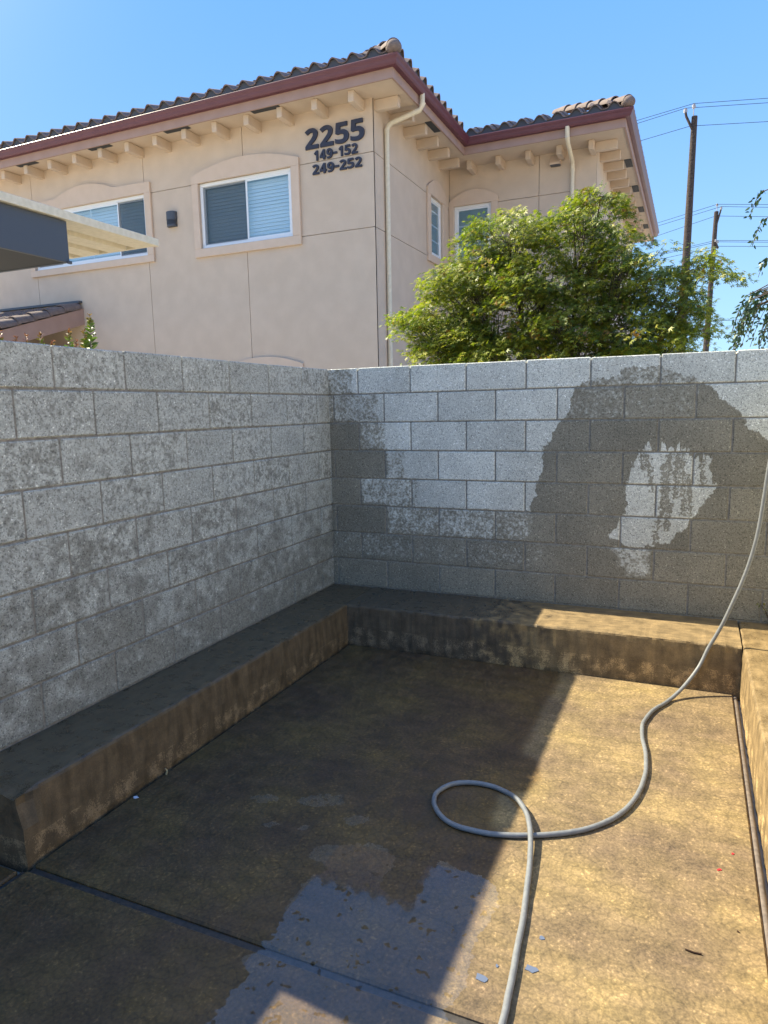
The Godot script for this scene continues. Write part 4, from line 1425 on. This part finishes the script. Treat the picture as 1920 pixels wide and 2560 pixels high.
# ---------------------------------------------------------------- plants
func leaf_mesh(kind: int, mt: Material) -> ArrayMesh:
	var b := MB.new()
	if kind == 0:
		# palmate leaf, tip along +z, unit length
		for q in [[-1.75, 0.55], [-0.85, 0.85], [0.0, 1.0], [0.85, 0.85], [1.75, 0.55]]:
			var a: float = q[0]
			var l: float = q[1]
			var d := Vector3(sin(a), 0, cos(a))
			var s := Vector3(cos(a), 0, -sin(a))
			var mid := d * l * 0.42 + Vector3.DOWN * 0.02
			var tip := d * l + Vector3.DOWN * 0.18 * l
			b.tri(Vector3.ZERO, mid + s * 0.12, tip, Vector3.UP, Vector3.UP + s * 0.25, Vector3.UP)
			b.tri(Vector3.ZERO, tip, mid - s * 0.12, Vector3.UP, Vector3.UP, Vector3.UP - s * 0.25)
	else:
		# simple oval leaf, slightly folded
		var p := [Vector3.ZERO, Vector3(0.2, 0.05, 0.35), Vector3(0.17, 0.03, 0.7), Vector3(0, -0.06, 1.0), Vector3(-0.17, 0.03, 0.7), Vector3(-0.2, 0.05, 0.35)]
		b.tri(p[0], p[1], p[3], Vector3.UP, Vector3(-0.2, 1, 0), Vector3.UP)
		b.tri(p[1], p[2], p[3], Vector3(-0.2, 1, 0), Vector3(-0.2, 1, 0), Vector3.UP)
		b.tri(p[0], p[3], p[5], Vector3.UP, Vector3.UP, Vector3(0.2, 1, 0))
		b.tri(p[5], p[3], p[4], Vector3(0.2, 1, 0), Vector3.UP, Vector3(0.2, 1, 0))
	return b.mesh(mt)

func leaf_material(back: Color) -> StandardMaterial3D:
	var m := mat(Color.WHITE, 0.45, 0.5)
	m.vertex_color_use_as_albedo = true
	m.backlight_enabled = true
	m.backlight = back
	m.cull_mode = BaseMaterial3D.CULL_DISABLED
	return m

func leaves(parent: Node3D, called: String, mesh: ArrayMesh, xfs: Array, cols: Array) -> void:
	var arr := mesh.surface_get_arrays(0)
	var lv: PackedVector3Array = arr[Mesh.ARRAY_VERTEX]
	var ln: PackedVector3Array = arr[Mesh.ARRAY_NORMAL]
	var k := lv.size()
	var vv := PackedVector3Array()
	var nn := PackedVector3Array()
	var cc := PackedColorArray()
	vv.resize(k * xfs.size())
	nn.resize(k * xfs.size())
	cc.resize(k * xfs.size())
	for i in xfs.size():
		var x: Transform3D = xfs[i]
		var c: Color = cols[i]
		var bs := x.basis.orthonormalized()
		for j in k:
			vv[i * k + j] = x * lv[j]
			nn[i * k + j] = bs * ln[j]
			cc[i * k + j] = c
	var o := []
	o.resize(Mesh.ARRAY_MAX)
	o[Mesh.ARRAY_VERTEX] = vv
	o[Mesh.ARRAY_NORMAL] = nn
	o[Mesh.ARRAY_COLOR] = cc
	var am := ArrayMesh.new()
	am.add_surface_from_arrays(Mesh.PRIMITIVE_TRIANGLES, o)
	am.surface_set_material(0, mesh.surface_get_material(0))
	part(parent, called, am)

func leaf_basis(fwd: Vector3, up: Vector3, s: float) -> Basis:
	var z := fwd.normalized()
	var x := up.cross(z).normalized()
	var y := z.cross(x)
	return Basis(x * s, y * s, z * s)

func rdir() -> Vector3:
	var z := rng.randf_range(-1, 1)
	var a := rng.randf() * TAU
	var r := sqrt(1.0 - z * z)
	return Vector3(r * cos(a), z, r * sin(a))

func maple() -> void:
	rng.seed = 77
	var root := Vector3(1.15, -0.04, -2.75)
	var t := thing("maple_tree", "bushy green maple with yellow and orange tips growing behind the block wall", "tree", root)
	var blobs := [
		[0.02, 2.42, -2.55, 0.42, 0.30, 0.45], [0.30, 2.88, -2.65, 0.45, 0.30, 0.50], [0.66, 3.27, -2.70, 0.44, 0.26, 0.45], [1.42, 3.30, -2.75, 0.34, 0.34, 0.40],
		[1.05, 2.72, -2.60, 0.55, 0.40, 0.60], [1.78, 2.85, -2.70, 0.40, 0.30, 0.45], [2.18, 2.55, -2.65, 0.36, 0.30, 0.40], [2.50, 2.80, -2.62, 0.20, 0.16, 0.2],
		[0.42, 2.12, -2.50, 0.55, 0.35, 0.50], [1.40, 2.20, -2.50, 0.60, 0.40, 0.55], [2.02, 2.15, -2.60, 0.38, 0.35, 0.45], [0.95, 1.75, -2.6, 0.8, 0.35, 0.6], [-0.30, 2.60, -2.45, 0.18, 0.10, 0.15], [1.55, 3.52, -2.75, 0.16, 0.14, 0.16], [2.36, 2.28, -2.6, 0.2, 0.22, 0.25]]
	# leaf colours of one tree, mixed at random: deep green to fresh yellow green
	var kinds := [Color(0.09, 0.13, 0.03), Color(0.14, 0.18, 0.035), Color(0.21, 0.24, 0.04), Color(0.30, 0.31, 0.05), Color(0.39, 0.37, 0.055), Color(0.46, 0.42, 0.06)]
	var counts := [70, 80, 60, 48, 110, 58, 44, 12, 104, 118, 64, 60, 7, 8, 14]
	var trunk := MB.new()
	var limbs := MB.new()
	var xfs := []
	var cols := []
	trunk.tube([Vector3.ZERO, Vector3(0.03, 0.45, 0.02), Vector3(-0.02, 0.9, 0.0)], [0.075, 0.06, 0.055], 9)
	part(t, "trunk", trunk.mesh(M.bark))
	for i in blobs.size():
		var bl: Array = blobs[i]
		var c := Vector3(bl[0], bl[1], bl[2]) - root
		var rad := Vector3(bl[3], bl[4], bl[5])
		var fork := Vector3(-0.02 + c.x * 0.18, 0.85 + rng.randf_range(0, 0.3), rng.randf_range(-0.06, 0.06))
		var mid := fork.lerp(c, 0.55) + Vector3(0, -0.10, rng.randf_range(-0.08, 0.08))
		limbs.tube([Vector3(0, 0.7, 0), fork, mid, c], [0.032, 0.022, 0.012, 0.006], 6)
		for k in int(counts[i]):
			var d := rdir()
			var rr := pow(rng.randf(), 0.45)
			if k % 9 == 0:
				rr = rng.randf_range(1.02, 1.32)
			var p := c + d * rad * rr
			# twig from a point on the limb
			var a := mid.lerp(c, rng.randf())
			var bend := a.lerp(p, 0.5) + Vector3(0, 0.04, 0)
			limbs.tube([a, bend, p], [0.004, 0.003, 0.0015], 4, false)
			var outw := Vector3(d.x, 0.0, d.z)
			if outw.length() < 0.1:
				outw = Vector3(rng.randf_range(-1, 1), 0, rng.randf_range(-1, 1))
			outw = (outw + Vector3(rng.randf_range(-0.7, 0.7), 0, rng.randf_range(-0.7, 0.7))).normalized()
			var side := outw.cross(Vector3.UP)
			var n := rng.randi_range(46, 70)
			if rr > 1.0:
				n = 22
			for l in n:
				var al := pow(rng.randf(), 0.8) * 0.24
				var sd := rng.randf_range(-1, 1) * (0.11 + al * 0.25)
				var pos := p + outw * (al - 0.05) + side * sd + Vector3(0, rng.randf_range(-0.05, 0.05) - al * al * 1.2, 0)
				var fw := outw * 0.8 + side * sd * 5.0 + Vector3(0, rng.randf_range(-0.75, 0.1), 0)
				var upv := (Vector3(-0.25, 1, 0.15) + rdir() * 0.75).normalized()
				xfs.append(Transform3D(leaf_basis(fw, upv, rng.randf_range(0.030, 0.052)), pos))
				var col: Color = kinds[rng.randi() % 6] if rng.randf() < 0.5 else kinds[(l + k) % 3 + k % 4]
				col = col * rng.randf_range(0.8, 1.2)
				cols.append(col)
			# winged seed clusters
			if rng.randf() < 0.28:
				for l in rng.randi_range(10, 18):
					xfs.append(Transform3D(leaf_basis(Vector3(rng.randf_range(-1, 1), -0.7, rng.randf_range(-1, 1)), rdir(), rng.randf_range(0.022, 0.034)), p + outw * 0.12 + rdir() * 0.045 + Vector3(0, -0.03, 0)))
					var oc := Color(0.34, 0.15, 0.04).lerp(Color(0.33, 0.24, 0.04), rng.randf())
					cols.append(oc * rng.randf_range(0.8, 1.1))
	part(t, "branch", limbs.mesh(M.bark))
	leaves(t, "crown", leaf_mesh(0, leaf_material(Color(0.85, 0.95, 0.30))), xfs, cols)

func elm() -> void:
	rng.seed = 99
	var root := Vector3(4.3, -0.04, -1.9)
	var t := thing("elm_tree", "drooping dark leafy tree reaching over the block wall beside the sky", "tree", root)
	var tr := MB.new()
	tr.tube([Vector3.ZERO, Vector3(-0.05, 1.2, 0), Vector3(-0.02, 2.3, -0.05), Vector3(0.0, 3.2, 0)], [0.11, 0.09, 0.07, 0.04], 9)
	part(t, "trunk", tr.mesh(M.bark))
	var limbs := MB.new()
	var xfs := []
	var cols := []
	var ends := []
	# the dense drooping spray that shows beside the frame, thinner twigs above it, and the rest of the crown
	for k in 30:
		ends.append([Vector3(2.98 + rng.randf_range(-0.10, 0.28), 2.44 + rng.randf_range(-0.10, 0.07), -2.0 + rng.randf_range(-0.15, 0.15)), 0.34])
	ends.append([Vector3(2.86, 2.46, -2.0), 0.30])
	ends.append([Vector3(2.84, 2.40, -1.95), 0.26])
	ends.append([Vector3(2.90, 3.24, -2.0), 0.20])
	ends.append([Vector3(2.93, 3.02, -1.95), 0.20])
	ends.append([Vector3(2.96, 2.72, -2.0), 0.14])
	for k in 120:
		ends.append([Vector3(3.75 + rng.randf_range(-0.62, 0.9), 3.0 + rng.randf_range(-0.7, 0.9), -1.9 + rng.randf_range(-0.8, 0.8)), 0.34])
	for e in ends:
		var p: Vector3 = e[0] - root
		var a := Vector3(0.0, clampf(p.y + rng.randf_range(-0.1, 0.3), 1.7, 3.2), 0)
		var mid := a.lerp(p, 0.5) + Vector3(0, 0.22, 0)
		var q := [a, mid, p]
		var out := Vector3(p.x, 0, p.z).normalized()
		var ln: float = e[1]
		var prev := p
		for k in 8:
			var tt := (k + 1) / 8.0
			q.append(p + out * ln * tt * 0.45 + Vector3.DOWN * ln * tt * tt + Vector3(0, 0, 0))
		limbs.tube(q, [0.012, 0.007, 0.004, 0.003, 0.0025, 0.002], 4, false)
		for k in 26:
			var tt := rng.randf()
			var c := p + out * ln * tt * 0.45 + Vector3.DOWN * ln * tt * tt + rdir() * 0.022
			var fw := (out * 0.3 + Vector3.DOWN * 0.7 + rdir() * 0.7).normalized()
			xfs.append(Transform3D(leaf_basis(fw, rdir(), rng.randf_range(0.034, 0.052)), c))
			cols.append(Color(0.045, 0.085, 0.03) * rng.randf_range(0.7, 1.5))
	part(t, "branch", limbs.mesh(M.bark))
	leaves(t, "crown", leaf_mesh(1, leaf_material(Color(0.35, 0.45, 0.15))), xfs, cols)

func shrub() -> void:
	rng.seed = 55
	var root := Vector3(-0.9, -0.04, 1.6)
	var t := thing("flowering_shrub", "young shrub with green and reddish sprigs poking above the block wall", "shrub", root)
	var stems := MB.new()
	var xfs := []
	var cols := []
	for s in [[1.352, 2.19, 1.46, 1.0], [1.40, 2.09, 1.45, 0.9], [1.518, 2.08, 1.49, 0.85], [1.69, 2.05, 1.70, 0.8], [1.795, 2.03, 1.80, 0.4], [1.875, 2.015, 1.87, 0.3], [1.946, 2.04, 1.94, 0.5], [1.63, 2.015, 1.62, 0.3], [1.45, 2.03, 1.47, 0.2], [2.05, 2.05, 2.04, 0.5], [1.37, 2.0, 1.44, 0.7]]:
		var tip := Vector3(-0.9 + rng.randf_range(-0.03, 0.03), s[1], s[0]) - root
		var foot := Vector3(-0.95, 1.2, s[2]) - root
		var m := foot.lerp(tip, 0.55) + Vector3(rng.randf_range(-0.03, 0.03), 0, rng.randf_range(-0.03, 0.03))
		stems.tube([Vector3(rng.randf_range(-0.05, 0.05), 0, rng.randf_range(-0.05, 0.05)), foot, m, tip], [0.012, 0.006, 0.003, 0.0015], 5, false)
		var green: float = s[3]
		for k in 70:
			var tt := rng.randf_range(0.74, 1.0)
			var p := foot.lerp(tip, tt) if tt < 0.5 else m.lerp(tip, (tt - 0.5) * 2.0)
			var d := Vector3(rng.randf_range(-1, 1), rng.randf_range(0.0, 0.9), rng.randf_range(-1, 1)).normalized()
			var sz := lerpf(0.060, 0.022, (tt - 0.74) / 0.26) * (0.6 + 0.4 * green)
			xfs.append(Transform3D(leaf_basis(d, rdir(), sz), p))
			var red := sst(0.9, 1.0, tt) * (1.2 - green * 0.5) + (0.55 if rng.randf() > green else 0.0)
			cols.append(Color(0.13, 0.20, 0.035).lerp(Color(0.28, 0.10, 0.06), clampf(red, 0, 1)) * rng.randf_range(0.7, 1.4))
	part(t, "stem", stems.mesh(M.bark))
	leaves(t, "foliage", leaf_mesh(1, leaf_material(Color(0.6, 0.65, 0.25))), xfs, cols)

# ---------------------------------------------------------------- hose
func smooth_path(p: Array, per := 6) -> Array:
	var o := []
	for i in p.size() - 1:
		var a: Vector3 = p[maxi(i - 1, 0)]
		var b: Vector3 = p[i]
		var c: Vector3 = p[i + 1]
		var d: Vector3 = p[mini(i + 2, p.size() - 1)]
		for k in per:
			o.append(b.cubic_interpolate(c, a, d, float(k) / per))
	o.append(p[-1])
	return o

func hose() -> void:
	var r := 0.0100
	var y := r + 0.001
	var P := [Vector3(2.10, y, 3.9), Vector3(2.085, y, 3.4)]
	var flo := [2.076, 3.017, 2.068, 2.908, 2.055, 2.755, 2.034, 2.556, 1.999, 2.32, 1.961, 2.16, 1.897, 2.02, 1.811, 1.938, 1.707, 1.918, 1.614, 1.947, 1.565, 2.014, 1.558, 2.092, 1.603, 2.18, 1.689, 2.238, 1.801, 2.246, 1.901, 2.224, 1.995, 2.186, 2.103, 2.124, 2.193, 2.04, 2.266, 1.929, 2.314, 1.78, 2.335, 1.599, 2.328, 1.408, 2.302, 1.225, 2.297, 1.068, 2.332, 0.91, 2.383, 0.79]
	for i in range(0, flo.size(), 2):
		var yy := y
		if i == 10: yy = y + 2.0 * r + 0.001
		elif i == 8: yy = y + 0.012
		elif i == 12: yy = y + 0.012
		P.append(Vector3(flo[i], yy, flo[i + 1]))
	P.append_array([Vector3(2.418, y + 0.004, 0.715), Vector3(2.481, 0.06, 0.617), Vector3(2.547, 0.145, 0.535), Vector3(2.590, 0.245, 0.50), Vector3(2.632, 0.335, 0.495), Vector3(2.672, 0.439, 0.50), Vector3(2.750, 0.677, 0.50), Vector3(2.794, 0.88, 0.50), Vector3(2.815, 1.077, 0.50), Vector3(2.827, 1.222, 0.50), Vector3(2.845, 1.36, 0.50), Vector3(2.89, 1.46, 0.5), Vector3(2.96, 1.50, 0.5), Vector3(3.03, 1.46, 0.5), Vector3(3.05, 1.38, 0.5)])
	var b := MB.new()
	var hp := smooth_path(P, 7)
	var hn := noise(15, 3.0, 2)
	var hr := []
	for i in hp.size():
		var q: Vector3 = hp[i]
		if q.y < 0.05:
			hp[i] = q + Vector3(hn.get_noise_1d(i * 0.04), 0, hn.get_noise_1d(i * 0.04 + 90.0)) * 0.0022
		hr.append(r * (1.0 + 0.05 * hn.get_noise_1d(i * 0.11 + 40.0)))
	b.tube(hp, hr, 12)
	var hm := mottled(mat(Color.WHITE, 0.5, 0.5), c8(108, 109, 110), c8(124, 125, 124), 0.35, 25, 0.02, 4)
	var t := thing("garden_hose", "grey garden hose looped on the floor and rising over the ledge", "hose")
	part(t, "tube", b.mesh(hm))
	var f := MB.new()
	f.tube([Vector3(3.05, 1.40, 0.5), Vector3(3.05, 1.355, 0.5)], [0.017], 10)
	part(t, "coupling", f.mesh(M.metal))
	# tap on the sunlit wall that the hose is screwed to
	var s := thing("hose_tap", "brass tap on the sunlit block wall feeding the hose", "tap", Vector3(3.05, 1.33, 0.5))
	var v := MB.new()
	v.tube([Vector3(0, 0.02, 0), Vector3(0, -0.03, 0), Vector3(0.015, -0.05, 0), Vector3(0.072, -0.05, 0)], [0.012], 10)
	part(s, "spout", v.mesh(M.metal))
	var w := MB.new()
	w.tube([Vector3(0.03, -0.05, 0.0), Vector3(0.03, -0.05, 0.045)], [0.006], 8)
	w.tube([Vector3(0.03, -0.05, 0.043), Vector3(0.03, -0.05, 0.05)], [0.025], 12)
	part(s, "handle", w.mesh(M.metal))

# ---------------------------------------------------------------- small things
func chip(called: String, label: String, cat: String, x: float, z: float, r: float, mt: Material, seed_: int, yb := 0.0, group := "") -> void:
	var rg := RandomNumberGenerator.new()
	rg.seed = seed_
	var pts := PackedVector2Array()
	for k in 9:
		var a := TAU * k / 9.0
		pts.append(Vector2(cos(a), sin(a) * 0.7) * r * rg.randf_range(0.55, 1.15))
	var b := MB.new()
	b.xf = Transform3D(Basis(Vector3(1, 0, 0), Vector3(0, 0, -1), Vector3(0, 1, 0)) * Basis(Vector3(0, 0, 1), rg.randf() * TAU), Vector3.ZERO)
	b.poly(pts, 0.0005, 0.002)
	tag(solo(called, b.mesh(mt), Vector3(x, yb, z)), label, cat, group)

func small_things() -> void:
	var blue := mat(c8(88, 98, 118), 0.7, 0.4)
	chip("paint_chip", "round flake of grey blue paint lying alone in the sun beside the hose", "paint chip", 2.11, 2.671, 0.012, blue, 1)
	chip("paint_chip", "largest ragged flake of grey blue paint on the sunlit floor by the hose", "paint chip", 2.105, 2.80, 0.022, blue, 2)
	chip("paint_chip", "split flake of grey blue paint between the hose and the floor joint", "paint chip", 1.984, 2.883, 0.020, blue, 3)
	chip("paint_chip", "smallest flake of grey blue paint close beside the hose", "paint chip", 2.012, 2.825, 0.007, blue, 4)
	var red := mat(c8(176, 44, 48), 0.6, 0.4)
	chip("red_petal", "larger bright red petal on the sunlit floor", "petal", 2.606, 2.131, 0.0085, red, 5)
	chip("red_petal", "smaller bright red petal on the sunlit floor near the dry ledge", "petal", 2.653, 2.019, 0.0065, red, 6)
	var brown := mat(c8(58, 44, 36), 0.9, 0.2)
	chip("seed", "tiny dark brown seed on the sunlit floor", "seed", 2.65, 2.42, 0.005, brown, 7)
	var tw := MB.new()
	tw.tube([Vector3(-0.022, 0.003, -0.002), Vector3(0.0, 0.0035, 0.002), Vector3(0.022, 0.003, 0.0)], [0.0024], 6)
	tag(solo("twig", tw.mesh(brown), Vector3(2.526, 0.0, 2.559)), "short dark twig lying on the sunlit floor", "twig")
	var pale := mat(c8(170, 160, 128), 0.8, 0.3)
	var sc := MB.new()
	sc.tube([Vector3(0, 0.0, 0), Vector3(0.006, 0.02, 0.0), Vector3(0.004, 0.034, 0.008)], [0.004, 0.005, 0.002], 6)
	tag(solo("leaf_scrap", sc.mesh(pale), Vector3(0.386, 0.0, 2.344)), "pale yellow leaf scrap at the foot of the long wet ledge", "leaf scrap")
	chip("leaf_scrap", "bluish white paper scrap at the foot of the long wet ledge", "scrap", 0.394, 2.539, 0.014, mat(c8(190, 198, 210), 0.8, 0.3), 9)
	# weed rooted where the ledge meets the stained wall
	rng.seed = 12
	var wd := thing("weed", "small yellow green weed growing where the ledge meets the stained wall", "weed", Vector3(2.93, 0.272, 0.035))
	var st := MB.new()
	var xfs := []
	var cols := []
	for k in 6:
		var tip := Vector3(rng.randf_range(-0.07, 0.06), rng.randf_range(0.08, 0.19), rng.randf_range(0.0, 0.06))
		st.tube([Vector3.ZERO, tip * 0.5 + Vector3(0, 0.02, 0), tip], [0.002, 0.0015, 0.001], 4, false)
		for l in 9:
			xfs.append(Transform3D(leaf_basis(rdir(), Vector3.UP, rng.randf_range(0.014, 0.026)), tip * rng.randf_range(0.4, 1.0) + rdir() * 0.012))
			cols.append(Color(0.24, 0.22, 0.03).lerp(Color(0.10, 0.15, 0.03), rng.randf()))
	part(wd, "stem", st.mesh(M.bark))
	leaves(wd, "foliage", leaf_mesh(1, leaf_material(Color(0.6, 0.6, 0.2))), xfs, cols)
